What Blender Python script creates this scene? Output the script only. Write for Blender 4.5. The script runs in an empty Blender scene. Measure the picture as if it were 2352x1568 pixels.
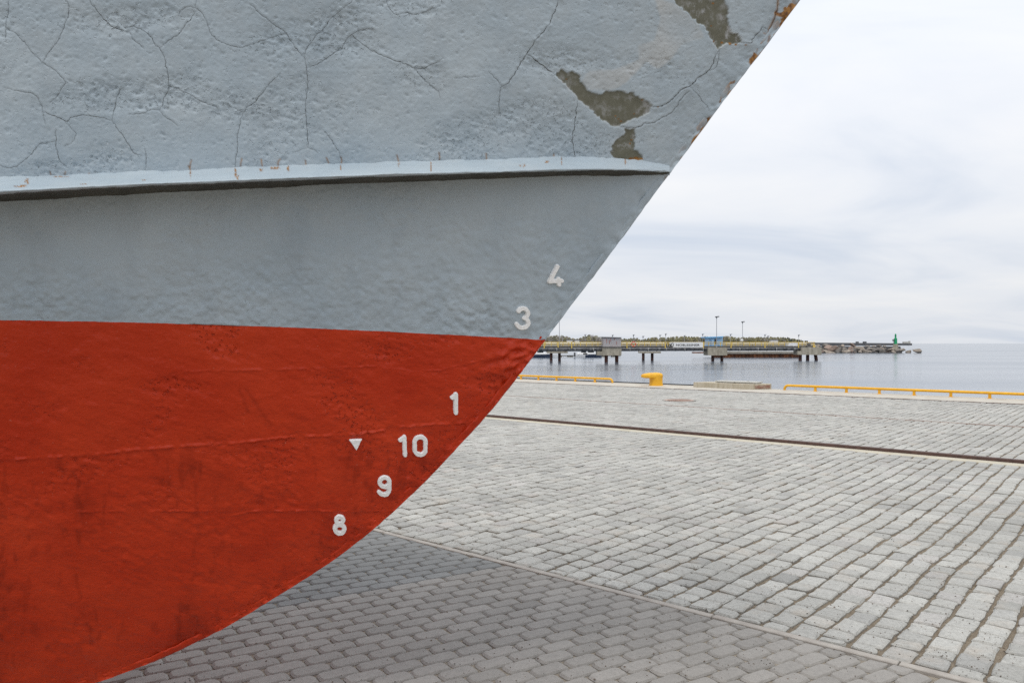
import bpy, bmesh, math, random
import numpy as np
from mathutils import Vector, Matrix

random.seed(7)
RNG = np.random.default_rng(11)
scene = bpy.context.scene
COL = scene.collection
R = math.radians

# ------------------------------------------------------------------ camera, sky, sun, exposure
CAM_H = 1.6                     # eye height above the paving
FPX = 1727.2                    # focal length in pixels of a 2352 wide picture
UC, VH = 1176.0, 788.2          # picture centre column, horizon row
cam_d = bpy.data.cameras.new('camera')
cam_d.sensor_width = 36.0
cam_d.lens = 36.0 * FPX / 2352.0
cam_d.shift_y = 4.2 / 2352.0
cam_d.clip_start = 0.05
cam_d.clip_end = 20000
cam = bpy.data.objects.new('camera', cam_d)
COL.objects.link(cam)
cam.location = (0, 0, CAM_H)
cam.rotation_euler = (R(90), 0, 0)
scene.camera = cam

SUN_EL, SUN_AZ = R(68), R(190)     # azimuth measured from +Y towards +X
world = bpy.data.worlds.new('World')
scene.world = world
world.use_nodes = True


def build_world():
    nt = world.node_tree
    nt.nodes.clear()
    N, L = nt.nodes.new, nt.links.new
    out = N('ShaderNodeOutputWorld')
    bg = N('ShaderNodeBackground')
    bg.inputs[1].default_value = 1.0
    sky = N('ShaderNodeTexSky')
    sky.sky_type = 'NISHITA'
    sky.sun_disc = False
    sky.sun_elevation = SUN_EL
    sky.sun_rotation = SUN_AZ
    sky.air_density = 1.0
    sky.dust_density = 2.0
    sm = N('ShaderNodeMix'); sm.data_type = 'RGBA'; sm.blend_type = 'MULTIPLY'
    sm.inputs[0].default_value = 1.0
    L(sky.outputs[0], sm.inputs[6])
    sm.inputs[7].default_value = (0.1, 0.1, 0.1, 1)
    tc = N('ShaderNodeTexCoord')
    sep = N('ShaderNodeSeparateXYZ')
    L(tc.outputs['Generated'], sep.inputs[0])
    den = N('ShaderNodeMath'); den.operation = 'MAXIMUM'; den.inputs[1].default_value = 0.0
    L(sep.outputs[2], den.inputs[0])
    den2 = N('ShaderNodeMath'); den2.operation = 'ADD'; den2.inputs[1].default_value = 0.17
    L(den.outputs[0], den2.inputs[0])
    dx = N('ShaderNodeMath'); dx.operation = 'DIVIDE'
    dy = N('ShaderNodeMath'); dy.operation = 'DIVIDE'
    L(sep.outputs[0], dx.inputs[0]); L(den2.outputs[0], dx.inputs[1])
    L(sep.outputs[1], dy.inputs[0]); L(den2.outputs[0], dy.inputs[1])
    com = N('ShaderNodeCombineXYZ')
    L(dx.outputs[0], com.inputs[0]); L(dy.outputs[0], com.inputs[1])
    mp = N('ShaderNodeMapping')
    mp.inputs['Rotation'].default_value = (0, 0, R(-24))
    mp.inputs['Scale'].default_value = (0.62, 1.0, 1)
    L(com.outputs[0], mp.inputs[0])
    n1 = N('ShaderNodeTexNoise')
    n1.inputs['Scale'].default_value = 1.3
    n1.inputs['Detail'].default_value = 7
    n1.inputs['Roughness'].default_value = 0.52
    n1.inputs['Distortion'].default_value = 0.5
    L(mp.outputs[0], n1.inputs['Vector'])
    ramp = N('ShaderNodeValToRGB')
    e = ramp.color_ramp.elements
    e[0].position = 0.28; e[0].color = (0.69, 0.755, 0.86, 1)
    e[1].position = 0.68; e[1].color = (0.945, 0.955, 0.975, 1)
    m_ = e.new(0.48); m_.color = (0.855, 0.888, 0.945, 1)
    L(n1.outputs[0], ramp.inputs[0])
    mix = N('ShaderNodeMix'); mix.data_type = 'RGBA'
    mix.inputs[0].default_value = 0.95
    L(sm.outputs[2], mix.inputs[6])
    L(ramp.outputs[0], mix.inputs[7])
    g1 = N('ShaderNodeMath'); g1.operation = 'MULTIPLY_ADD'; g1.inputs[1].default_value = 0.62; g1.inputs[2].default_value = 0.90
    L(den.outputs[0], g1.inputs[0])
    gm = N('ShaderNodeVectorMath'); gm.operation = 'SCALE'
    L(mix.outputs[2], gm.inputs[0]); L(g1.outputs[0], gm.inputs['Scale'])
    L(gm.outputs[0], bg.inputs[0])
    L(bg.outputs[0], out.inputs[0])


build_world()
sun_d = bpy.data.lights.new('sun', 'SUN')
sun_d.energy = 1.5
sun_d.angle = R(28)
sun_d.color = (1.0, 0.95, 0.86)
sun = bpy.data.objects.new('sun', sun_d)
COL.objects.link(sun)
sun.rotation_euler = (R(90) - SUN_EL, 0, math.pi - SUN_AZ)
sun.location = (0, -5, 20)

scene.view_settings.view_transform = 'Standard'
scene.view_settings.look = 'None'
scene.view_settings.gamma = 1.0
scene.view_settings.exposure = 0.0
scene.cycles.use_denoising = False
scene.cycles.max_bounces = 6


# ------------------------------------------------------------------ helpers
def at(u, v, Y):
    """point at depth Y seen at picture position (u, v) - used to survey the place from the photograph"""
    return Vector(((u - UC) / FPX * Y, Y, CAM_H - (v - VH) / FPX * Y))


def ground_at(u, v, z=0.0):
    return at(u, v, FPX * (CAM_H - z) / (v - VH))


def tag(o, label=None, cat=None, group=None, kind=None):
    if label: o['label'] = label
    if cat: o['category'] = cat
    if group: o['group'] = group
    if kind: o['kind'] = kind
    return o


def empty(name, loc=(0, 0, 0), rz=0.0):
    o = bpy.data.objects.new(name, None)
    COL.objects.link(o)
    o.location = loc
    o.rotation_euler = (0, 0, rz)
    o.empty_display_size = 0.1
    return o


def link(name, me, mat=None, parent=None):
    o = bpy.data.objects.new(name, me)
    COL.objects.link(o)
    if mat is not None and len(me.materials) == 0:
        me.materials.append(mat)
    if parent is not None:
        o.parent = parent
    return o


def copy_tree(o, parent=None):
    c = o.copy()
    COL.objects.link(c)
    if parent is not None:
        c.parent = parent
    for ch in o.children:
        copy_tree(ch, c)
    return c


class MB:
    """collects faces of one part"""
    def __init__(self):
        self.v, self.f = [], []

    def add(self, vs, fs):
        b = len(self.v)
        self.v += [tuple(p) for p in vs]
        self.f += [tuple(b + i for i in f) for f in fs]
        return self

    def box(self, c, s, rz=0.0, bev=0.0, tilt=None):
        hx, hy, hz = s[0] / 2, s[1] / 2, s[2] / 2
        ca, sa = math.cos(rz), math.sin(rz)
        if bev <= 0:
            pts = [(-hx, -hy, -hz), (hx, -hy, -hz), (hx, hy, -hz), (-hx, hy, -hz), (-hx, -hy, hz), (hx, -hy, hz), (hx, hy, hz), (-hx, hy, hz)]
            fs = [(0, 3, 2, 1), (4, 5, 6, 7), (0, 1, 5, 4), (1, 2, 6, 5), (2, 3, 7, 6), (3, 0, 4, 7)]
        else:
            b = bev
            pts = []
            for z, i in ((-hz, b), (-hz + b, 0), (hz - b, 0), (hz, b)):
                x, y = hx - i, hy - i
                pts += [(-x, -y, z), (x, -y, z), (x, y, z), (-x, y, z)]
            fs = [(0, 3, 2, 1), (12, 13, 14, 15)]
            for k in range(3):
                for j in range(4):
                    a, d = k * 4 + j, k * 4 + (j + 1) % 4
                    fs.append((a, d, d + 4, a + 4))
        out = []
        for x, y, z in pts:
            p = Vector((x * ca - y * sa, x * sa + y * ca, z))
            if tilt is not None:
                p = tilt @ p
            out.append((p.x + c[0], p.y + c[1], p.z + c[2]))
        return self.add(out, fs)

    def tube(self, pts, r, n=8, caps=True):
        pts = [Vector(p) for p in pts]
        rs = r if isinstance(r, (list, tuple)) else [r] * len(pts)
        vs, fs = [], []
        up = None
        for i, p in enumerate(pts):
            t = (pts[min(i + 1, len(pts) - 1)] - pts[max(i - 1, 0)])
            t.normalize()
            if up is None:
                up = Vector((0, 0, 1)) if abs(t.z) < 0.9 else Vector((1, 0, 0))
            a = t.cross(up); a.normalize()
            b = a.cross(t); b.normalize()
            up = b
            for k in range(n):
                an = 2 * math.pi * k / n
                vs.append(p + (a * math.cos(an) + b * math.sin(an)) * rs[i])
        for i in range(len(pts) - 1):
            for k in range(n):
                k2 = (k + 1) % n
                fs.append((i * n + k, i * n + k2, (i + 1) * n + k2, (i + 1) * n + k))
        if caps:
            fs.append(tuple(range(n))[::-1])
            fs.append(tuple((len(pts) - 1) * n + k for k in range(n)))
        return self.add(vs, fs)

    def mesh(self, name='m'):
        me = bpy.data.meshes.new(name)
        me.from_pydata(self.v, [], self.f)
        me.update()
        return me

    def build(self, name, mat, parent=None, smooth=False):
        me = self.mesh(name)
        bm = bmesh.new(); bm.from_mesh(me)
        bmesh.ops.recalc_face_normals(bm, faces=bm.faces)
        bm.to_mesh(me); bm.free()
        if smooth:
            me.polygons.foreach_set('use_smooth', [True] * len(me.polygons))
            me.set_sharp_from_angle(angle=R(40))
        return link(name, me, mat, parent)


def np_mesh(name, V, F, mat=None, parent=None, smooth=True, attrs=None, mat_idx=None):
    """V (n,3), F (m,4) quads or (m,3)"""
    me = bpy.data.meshes.new(name)
    k = F.shape[1]
    me.vertices.add(len(V))
    me.vertices.foreach_set('co', np.ascontiguousarray(V, dtype=np.float32).ravel())
    me.loops.add(F.size)
    me.loops.foreach_set('vertex_index', np.ascontiguousarray(F, dtype=np.int32).ravel())
    me.polygons.add(len(F))
    me.polygons.foreach_set('loop_start', np.arange(0, F.size, k, dtype=np.int32))
    if mat_idx is not None:
        me.polygons.foreach_set('material_index', mat_idx.astype(np.int32))
    me.update(calc_edges=True)
    me.polygons.foreach_set('use_smooth', np.full(len(F), smooth))
    for nm, arr in (attrs or {}).items():
        if arr.ndim == 1:
            a = me.attributes.new(nm, 'FLOAT', 'POINT')
            a.data.foreach_set('value', np.ascontiguousarray(arr, dtype=np.float32))
        else:
            a = me.attributes.new(nm, 'FLOAT_COLOR', 'POINT')
            c = np.ones((len(arr), 4), dtype=np.float32); c[:, :3] = arr
            a.data.foreach_set('color', c.ravel())
    return link(name, me, mat, parent)


# ------------------------------------------------------------------ materials
class NT:
    def __init__(self, name):
        self.m = bpy.data.materials.new(name)
        self.m.use_nodes = True
        self.t = self.m.node_tree
        self.b = self.t.nodes['Principled BSDF']
        self.tc = None

    def n(self, kind, **kw):
        nd = self.t.nodes.new('ShaderNode' + kind)
        for k, v in kw.items():
            setattr(nd, k, v)
        return nd

    def l(self, a, b):
        self.t.links.new(a, b)

    def coord(self, scale=(1, 1, 1), kind='Object'):
        if self.tc is None:
            self.tc = self.n('NewGeometry')
        mp = self.n('Mapping')
        mp.inputs['Scale'].default_value = scale
        self.l(self.tc.outputs['Position'], mp.inputs[0])
        return mp.outputs[0]

    def noise(self, scale, detail=4, rough=0.55, vec=None, dist=0.0):
        nd = self.n('TexNoise')
        nd.inputs['Scale'].default_value = scale
        nd.inputs['Detail'].default_value = detail
        nd.inputs['Roughness'].default_value = rough
        nd.inputs['Distortion'].default_value = dist
        self.l(vec if vec is not None else self.coord(), nd.inputs['Vector'])
        return nd.outputs[0]

    def ramp(self, fac, stops):
        nd = self.n('ValToRGB')
        e = nd.color_ramp.elements
        while len(e) < len(stops):
            e.new(0.5)
        for i, (p, c) in enumerate(stops):
            e[i].position = p
            e[i].color = (c, c, c, 1) if isinstance(c, (int, float)) else (*c, 1)
        self.l(fac, nd.inputs[0])
        return nd.outputs[0]

    def mix(self, fac, a, b, blend='MIX'):
        nd = self.n('Mix', data_type='RGBA', blend_type=blend)
        for sock, val in ((nd.inputs[0], fac), (nd.inputs[6], a), (nd.inputs[7], b)):
            if hasattr(val, 'links') or hasattr(val, 'is_linked'):
                self.l(val, sock)
            elif isinstance(val, (int, float)):
                sock.default_value = val
            else:
                sock.default_value = (*val, 1)
        return nd.outputs[2]

    def math(self, op, a, b=0.0):
        nd = self.n('Math', operation=op)
        for sock, val in ((nd.inputs[0], a), (nd.inputs[1], b)):
            if isinstance(val, (int, float)):
                sock.default_value = val
            else:
                self.l(val, sock)
        return nd.outputs[0]

    def attr(self, name, out='Fac'):
        nd = self.n('Attribute', attribute_name=name)
        return nd.outputs[out]

    def bump(self, h, strength=0.3, dist=0.01):
        nd = self.n('Bump')
        nd.inputs['Strength'].default_value = strength
        nd.inputs['Distance'].default_value = dist
        self.l(h, nd.inputs['Height'])
        self.l(nd.outputs[0], self.b.inputs['Normal'])

    def done(self, color, rough=0.6, metal=0.0, spec=None):
        if isinstance(color, tuple):
            self.b.inputs['Base Color'].default_value = (*color, 1)
        else:
            self.l(color, self.b.inputs['Base Color'])
        if isinstance(rough, (int, float)):
            self.b.inputs['Roughness'].default_value = rough
        else:
            self.l(rough, self.b.inputs['Roughness'])
        self.b.inputs['Metallic'].default_value = metal
        if spec is not None:
            self.b.inputs['Specular IOR Level'].default_value = spec
        return self.m


def simple(name, c1, c2, scale=6.0, rough=0.6, bump=0.0, spec=None, metal=0.0, vec=(1, 1, 1)):
    t = NT(name)
    n = t.noise(scale, 5, 0.6, t.coord(vec))
    col = t.mix(t.ramp(n, [(0.35, 0.0), (0.68, 1.0)]), c1, c2)
    if bump:
        t.bump(t.noise(scale * 4, 4), bump, 0.01)
    return t.done(col, rough, metal, spec)


def mat_grey():
    t = NT('grey_hull_paint')
    n1 = t.noise(2.2, 5, 0.6)
    n2 = t.noise(9.0, 6, 0.65)
    col = t.mix(t.ramp(n1, [(0.32, 0.0), (0.70, 1.0)]), (0.335, 0.405, 0.460), (0.42, 0.486, 0.532))
    col = t.mix(t.math('MULTIPLY', t.ramp(n2, [(0.45, 0.0), (0.75, 1.0)]), 0.45), col, (0.39, 0.43, 0.452))
    st = t.noise(5.0, 5, 0.6, t.coord((1.6, 1.6, 0.22)))
    col = t.mix(t.math('MULTIPLY', t.ramp(st, [(0.52, 0.0), (0.72, 1.0)]), 0.28), col, (0.24, 0.29, 0.335))
    col = t.mix(t.math('MULTIPLY', t.attr('patch'), 0.8), col, (0.47, 0.485, 0.485))
    # bare, peeled patches
    ch = t.noise(26.0, 7, 0.72)
    chw = t.ramp(ch, [(0.50, 0.0), (0.64, 1.0)])
    big = t.noise(7.0, 3, 0.5)
    chw = t.math('MULTIPLY', chw, t.ramp(big, [(0.35, 0.1), (0.62, 1.0)]))
    bare = t.mix(t.noise(40, 4), (0.105, 0.104, 0.074), (0.17, 0.168, 0.128))
    bare = t.mix(t.math('MULTIPLY', chw, t.attr('bloom')), bare, (0.40, 0.41, 0.42))
    col = t.mix(t.attr('chip'), col, bare)
    rn = t.noise(55, 4, 0.7)
    rust = t.mix(t.ramp(rn, [(0.35, 0.0), (0.65, 1.0)]), (0.10, 0.036, 0.010), (0.36, 0.17, 0.03))
    col = t.mix(t.attr('rust'), col, rust)
    col = t.mix(t.attr('crack'), col, (0.045, 0.047, 0.045))
    pm = t.attr('pit')
    pn = t.noise(85, 2, 0.5)
    pt = t.math('MULTIPLY', t.ramp(pn, [(0.31, 0.0), (0.38, 1.0)]), 1.0)
    pn2 = t.ramp(t.noise(48, 4, 0.65, t.coord((1.0, 1.0, 1.35))), [(0.50, 0.0), (0.55, 1.0)])
    hsum = t.math('ADD', t.math('MULTIPLY', t.math('ADD', t.math('MULTIPLY', pt, 1.3), t.math('MULTIPLY', pn2, 0.22)), pm), t.math('MULTIPLY', t.noise(150, 3, 0.6), 0.10))
    t.bump(hsum, 0.8, 0.0042)
    rg = t.ramp(n2, [(0.3, 0.42), (0.7, 0.56)])
    return t.done(col, rg, 0.0, 0.4)


def mat_red():
    t = NT('red_bottom_paint')
    n1 = t.noise(2.6, 5, 0.6)
    n2 = t.noise(14.0, 6, 0.7)
    col = t.mix(t.ramp(n1, [(0.32, 0.0), (0.70, 1.0)]), (0.455, 0.0285, 0.0058), (0.555, 0.047, 0.0115))
    col = t.mix(t.math('MULTIPLY', t.ramp(n2, [(0.5, 0.0), (0.75, 1.0)]), 0.35), col, (0.44, 0.028, 0.006))
    col = t.mix(t.math('MULTIPLY', t.attr('stain'), 0.72), col, (0.25, 0.016, 0.003))
    sp = t.noise(90, 2, 0.5)
    col = t.mix(t.math('MULTIPLY', t.ramp(sp, [(0.735, 0.0), (0.76, 1.0)]), 0.35), col, (0.55, 0.22, 0.15))
    pm = t.attr('pit')
    pn = t.ramp(t.noise(75, 2, 0.5), [(0.33, 0.0), (0.40, 1.0)])
    pn2 = t.noise(62, 4, 0.6, t.coord((0.75, 1.0, 1.4)))
    hsum = t.math('ADD', t.math('MULTIPLY', pn, t.math('MULTIPLY', pm, 1.5)), t.math('ADD', t.math('MULTIPLY', pn2, 0.55), t.math('MULTIPLY', t.noise(170, 3, 0.6), 0.22)))
    t.bump(hsum, 0.85, 0.0055)
    rg = t.ramp(n2, [(0.3, 0.24), (0.7, 0.40)])
    return t.done(col, rg, 0.0, 0.25)


def mat_white_mark():
    t = NT('white_mark_paint')
    n = t.noise(60, 5, 0.7)
    col = t.mix(t.ramp(n, [(0.4, 0.0), (0.7, 1.0)]), (0.94, 0.94, 0.935), (0.82, 0.81, 0.79))
    t.bump(t.noise(120, 4), 0.2, 0.002)
    return t.done(col, 0.5)


def mat_stone():
    t = NT('granite_sett')
    tint = t.attr('tint', 'Color')
    n = t.noise(38, 8, 0.75)
    col = t.mix(0.85, tint, t.ramp(n, [(0.25, 0.55), (0.5, 0.95), (0.75, 1.2)]), 'MULTIPLY')
    w = t.noise(3.2, 4, 0.6)
    col = t.mix(t.math('MULTIPLY', t.ramp(w, [(0.55, 0.0), (0.78, 1.0)]), 0.30), col, (0.50, 0.385, 0.28))
    big = t.noise(0.55, 5, 0.65)
    col = t.mix(0.6, col, t.ramp(big, [(0.30, 0.72), (0.60, 1.08)]), 'MULTIPLY')
    sp = t.noise(150, 2, 0.5)
    col = t.mix(t.math('MULTIPLY', t.ramp(sp, [(0.66, 0.0), (0.70, 1.0)]), 0.6), col, (0.12, 0.115, 0.11))
    t.bump(t.noise(60, 8, 0.75), 0.55, 0.012)
    return t.done(col, 0.78, 0.0, 0.3)


def mat_paver():
    t = NT('concrete_paver')
    tint = t.attr('tint', 'Color')
    n = t.noise(30, 8, 0.75)
    col = t.mix(0.75, tint, t.ramp(n, [(0.25, 0.7), (0.5, 0.98), (0.75, 1.15)]), 'MULTIPLY')
    big = t.noise(0.8, 6, 0.7)
    col = t.mix(0.6, col, t.ramp(big, [(0.30, 0.75), (0.62, 1.08)]), 'MULTIPLY')
    sp = t.noise(210, 2, 0.5)
    col = t.mix(t.math('MULTIPLY', t.ramp(sp, [(0.685, 0.0), (0.71, 1.0)]), 0.7), col, (0.50, 0.49, 0.46))
    sp2 = t.noise(170, 2, 0.5, t.coord((1.1, 0.9, 1.3)))
    col = t.mix(t.math('MULTIPLY', t.ramp(sp2, [(0.66, 0.0), (0.69, 1.0)]), 0.6), col, (0.06, 0.055, 0.05))
    t.bump(t.noise(180, 5, 0.7), 0.35, 0.004)
    return t.done(col, 0.72, 0.0, 0.35)


def mat_bed(name, c1, c2, c3):
    t = NT(name)
    n = t.noise(20, 8, 0.75)
    col = t.mix(t.ramp(n, [(0.35, 0.0), (0.65, 1.0)]), c1, c2)
    g = t.noise(130, 3, 0.6)
    col = t.mix(t.ramp(g, [(0.58, 0.0), (0.68, 1.0)]), col, c3)
    t.bump(t.noise(120, 6, 0.7), 0.8, 0.01)
    return t.done(col, 0.9, 0.0, 0.2)


def mat_water():
    t = NT('sea_water')
    a = t.noise(0.9, 6, 0.6, t.coord((0.55, 1.0, 1)))
    b = t.noise(0.10, 4, 0.6, t.coord((0.35, 1.0, 1)))
    c_ = t.noise(3.4, 3, 0.6, t.coord((0.6, 1.0, 1)))
    h = t.math('ADD', t.math('ADD', a, t.math('MULTIPLY', c_, 0.35)), t.math('MULTIPLY', b, 3.0))
    t.bump(h, 0.085, 0.5)
    c = t.noise(0.035, 4, 0.6, t.coord((0.35, 1.4, 1)))
    rg = t.ramp(c, [(0.35, 0.08), (0.68, 0.20)])
    return t.done((0.105, 0.132, 0.17), rg, 0.0, 0.5)


M = {}
M['grey'] = mat_grey()
M['red'] = mat_red()
M['mark'] = mat_white_mark()
M['stone'] = mat_stone()
M['paver'] = mat_paver()
M['bed'] = mat_bed('sandy_joint', (0.185, 0.148, 0.108), (0.265, 0.22, 0.165), (0.08, 0.068, 0.055))
M['pbed'] = mat_bed('paver_joint_sand', (0.25, 0.215, 0.17), (0.33, 0.29, 0.235), (0.13, 0.12, 0.10))
M['water'] = mat_water()
M['strake_shade'] = simple('painted_underside_shade', (0.045, 0.045, 0.038), (0.085, 0.083, 0.070), 14, 0.8, 0.2, vec=(0.4, 0.4, 3))  # shade under the rubbing strake, put into the colour
M['crack'] = simple('crack_grime', (0.035, 0.035, 0.033), (0.08, 0.08, 0.075), 40, 0.9)
M['kerb'] = simple('kerb_concrete', (0.30, 0.27, 0.24), (0.40, 0.37, 0.33), 9, 0.85, 0.4)
M['strip'] = simple('strip_concrete', (0.42, 0.38, 0.29), (0.52, 0.48, 0.39), 5, 0.85, 0.3)
M['coping'] = simple('coping_concrete', (0.40, 0.36, 0.30), (0.52, 0.49, 0.43), 2.5, 0.85, 0.3)
M['rail'] = simple('rusty_rail_steel', (0.055, 0.028, 0.022), (0.105, 0.055, 0.042), 14, 0.6, 0.2)
M['rail_thin'] = simple('worn_rail_steel', (0.22, 0.15, 0.12), (0.30, 0.22, 0.18), 10, 0.55)
def mat_yellow():
    t = NT('worn_yellow_paint')
    n = t.noise(7, 5, 0.6)
    col = t.mix(t.ramp(n, [(0.35, 0.0), (0.68, 1.0)]), (0.66, 0.33, 0.012), (0.80, 0.43, 0.02))
    w = t.noise(22, 6, 0.7)
    col = t.mix(t.math('MULTIPLY', t.ramp(w, [(0.62, 0.0), (0.70, 1.0)]), 0.75), col, (0.22, 0.11, 0.05))
    t.bump(w, 0.25, 0.006)
    return t.done(col, t.ramp(n, [(0.3, 0.38), (0.7, 0.6)]), 0.0, 0.45)


M['yellow'] = mat_yellow()
M['iron'] = simple('manhole_iron', (0.34, 0.24, 0.20), (0.42, 0.31, 0.26), 25, 0.75, 0.4)
M['oldcon'] = simple('weathered_concrete', (0.26, 0.235, 0.185), (0.46, 0.42, 0.34), 1.6, 0.9, 0.4, vec=(1.5, 1.5, 0.5))
M['hatchcon'] = simple('hatch_concrete', (0.36, 0.31, 0.22), (0.50, 0.45, 0.36), 4, 0.9, 0.4, vec=(2.5, 2.5, 0.4))
M['plate'] = simple('galvanised_plate', (0.42, 0.41, 0.37), (0.52, 0.51, 0.47), 12, 0.55)
M['brick'] = simple('red_brown_stain', (0.22, 0.10, 0.07), (0.33, 0.25, 0.19), 6, 0.9, 0.3)
M['pile'] = simple('rusty_pile', (0.035, 0.022, 0.018), (0.13, 0.045, 0.028), 1.5, 0.8)
M['pipe'] = simple('black_wrapped_pipe', (0.022, 0.024, 0.028), (0.15, 0.15, 0.155), 2.2, 0.5)
M['palepipe'] = simple('pale_pipe', (0.52, 0.48, 0.38), (0.62, 0.59, 0.50), 0.8, 0.6)
M['deck'] = simple('dark_deck', (0.05, 0.05, 0.05), (0.11, 0.10, 0.09), 2, 0.8)
M['prail'] = simple('pier_rail_yellow', (0.62, 0.42, 0.06), (0.70, 0.50, 0.10), 3, 0.5)
M['shed'] = simple('grey_corrugated_steel', (0.46, 0.46, 0.47), (0.52, 0.44, 0.43), 0.9, 0.55, vec=(2, 2, 0.5))
M['rust'] = simple('rust_run', (0.30, 0.10, 0.08), (0.38, 0.22, 0.2), 1.5, 0.8)
M['roofpale'] = simple('pale_roof', (0.55, 0.55, 0.55), (0.62, 0.62, 0.62), 2, 0.5)
M['blue'] = simple('blue_hut_paint', (0.36, 0.60, 0.88), (0.40, 0.64, 0.90), 1.2, 0.5)
M['bluedark'] = simple('blue_roof_paint', (0.14, 0.38, 0.68), (0.16, 0.42, 0.7), 2, 0.5)
M['glass'] = simple('dark_glass', (0.02, 0.025, 0.03), (0.04, 0.045, 0.05), 3, 0.15)
M['steel'] = simple('grey_post_steel', (0.28, 0.29, 0.31), (0.36, 0.37, 0.39), 2, 0.5)
M['lamp'] = simple('dark_lamp_housing', (0.06, 0.06, 0.065), (0.10, 0.10, 0.10), 4, 0.5)
M['white'] = simple('white_gloss', (0.72, 0.72, 0.71), (0.80, 0.80, 0.80), 3, 0.4)
M['black'] = simple('black_print', (0.015, 0.015, 0.016), (0.025, 0.025, 0.026), 3, 0.6)
M['navy'] = simple('navy_hull', (0.02, 0.03, 0.06), (0.03, 0.045, 0.085), 3, 0.3)
M['orange'] = simple('orange_ring', (0.62, 0.10, 0.03), (0.70, 0.14, 0.05), 3, 0.5)
M['green'] = simple('green_beacon_paint', (0.0, 0.27, 0.10), (0.004, 0.33, 0.13), 1.5, 0.5)
M['sheet'] = simple('rusty_sheet_pile', (0.07, 0.03, 0.018), (0.30, 0.12, 0.05), 0.8, 0.85)
M['quaywall'] = simple('quay_wall_concrete', (0.22, 0.20, 0.17), (0.32, 0.30, 0.26), 1.0, 0.9)
M['rubber'] = simple('black_rubber', (0.018, 0.018, 0.02), (0.035, 0.035, 0.037), 4, 0.6)
M['land'] = simple('far_land', (0.14, 0.12, 0.085), (0.22, 0.20, 0.15), 0.02, 0.95)
M['seawall'] = simple('far_sea_wall', (0.085, 0.085, 0.09), (0.13, 0.13, 0.135), 0.05, 0.9)
M['grit'] = simple('dark_grit', (0.03, 0.025, 0.02), (0.16, 0.10, 0.06), 3, 0.9)


def mat_boulder():
    t = NT('granite_boulder')
    tint = t.attr('tint', 'Color')
    n = t.noise(1.1, 6, 0.7)
    col = t.mix(0.9, tint, t.ramp(n, [(0.3, 0.55), (0.65, 1.2)]), 'MULTIPLY')
    t.bump(t.noise(2.5, 5, 0.7), 0.6, 0.15)
    return t.done(col, 0.9)


def mat_leaf():
    t = NT('far_foliage')
    tint = t.attr('tint', 'Color')
    return t.done(tint, 0.9, 0.0, 0.1)


M['boulder'] = mat_boulder()
M['leaf'] = mat_leaf()

# ------------------------------------------------------------------ the quay: directions and distances (metres)
E1 = np.array([0.756, -0.655]); E1 /= np.linalg.norm(E1)   # along the quay edge, to the right
E2 = np.array([-E1[1], E1[0]])                              # towards the water
QANG = math.atan2(E1[1], E1[0])
KERB, RAIL1, RAIL2, RAIL3, EDGE = 4.11, 12.06, 17.30, 23.66, 25.85
WATER_Z = -1.4


def q(a, b, z=0.0):
    """quay coordinates (along, towards water) -> world"""
    p = E1 * a + E2 * b
    return Vector((p[0], p[1], z))


def qstrip(name, a0, a1, b0, b1, z0, z1, mat, parent=None, bev=0.0):
    c = q((a0 + a1) / 2, (b0 + b1) / 2, (z0 + z1) / 2)
    return MB().box(c, (a1 - a0, b1 - b0, z1 - z0), QANG, bev).build(name, mat, parent)


def sheet(name, a0, a1, b0, b1, z, mat, parent=None):
    m = MB()
    m.add([q(a0, b0, z), q(a1, b0, z), q(a1, b1, z), q(a0, b1, z)], [(0, 1, 2, 3)])
    return m.build(name, mat, parent)


# water reaching the horizon
wm = MB()
wm.add([q(-4000, EDGE - 0.5, WATER_Z), q(4000, EDGE - 0.5, WATER_Z), (9000, 14000, WATER_Z), (-9000, 14000, WATER_Z)], [(0, 1, 2, 3)])
tag(wm.build('water', M['water']), kind='structure')

# setts: bed + stones
cob_bed = tag(sheet('sett_pavement', -70, 45, KERB + 0.02, RAIL3 - 0.02, -0.019, M['bed']), kind='structure')
pav_bed = tag(sheet('paver_pavement', -70, 45, -40, KERB - 0.02, -0.013, M['pbed']), kind='structure')
coping = tag(qstrip('quay_coping', -90, 60, RAIL3 + 0.03, EDGE, -0.9, 0.004, M['coping']), kind='structure')
tag(qstrip('quay_wall', -90, 60, EDGE - 1.0, EDGE - 0.12, -4.0, -0.902, M['quaywall']), 'grey concrete quay wall below the coping', 'wall')

# ------------------------------------------------------------------ stem profile of the ship (surveyed)
PROF = np.array([(2500, -880), (2290, -600), (2140, -400), (1990, -202), (1913, -100), (1836, 3), (1769.5, 91), (1705, 175), (1623, 284), (1544, 391), (1492, 459),
                 (1378, 614), (1310, 703), (1252.5, 780), (1184, 871), (1122, 948), (1101, 972), (1040, 1038), (947, 1134), (859, 1213), (758, 1291),
                 (640, 1366), (552, 1420), (462, 1468.5), (365, 1513.5), (264, 1551.5), (205, 1571), (60, 1612), (-150, 1662), (-500, 1718), (-1200, 1760), (-2600, 1774), (-5200, 1780)], dtype=float)
YC = 3.15     # the ship's centre plane
W0 = 0.014    # half thickness of the stem bar


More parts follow.
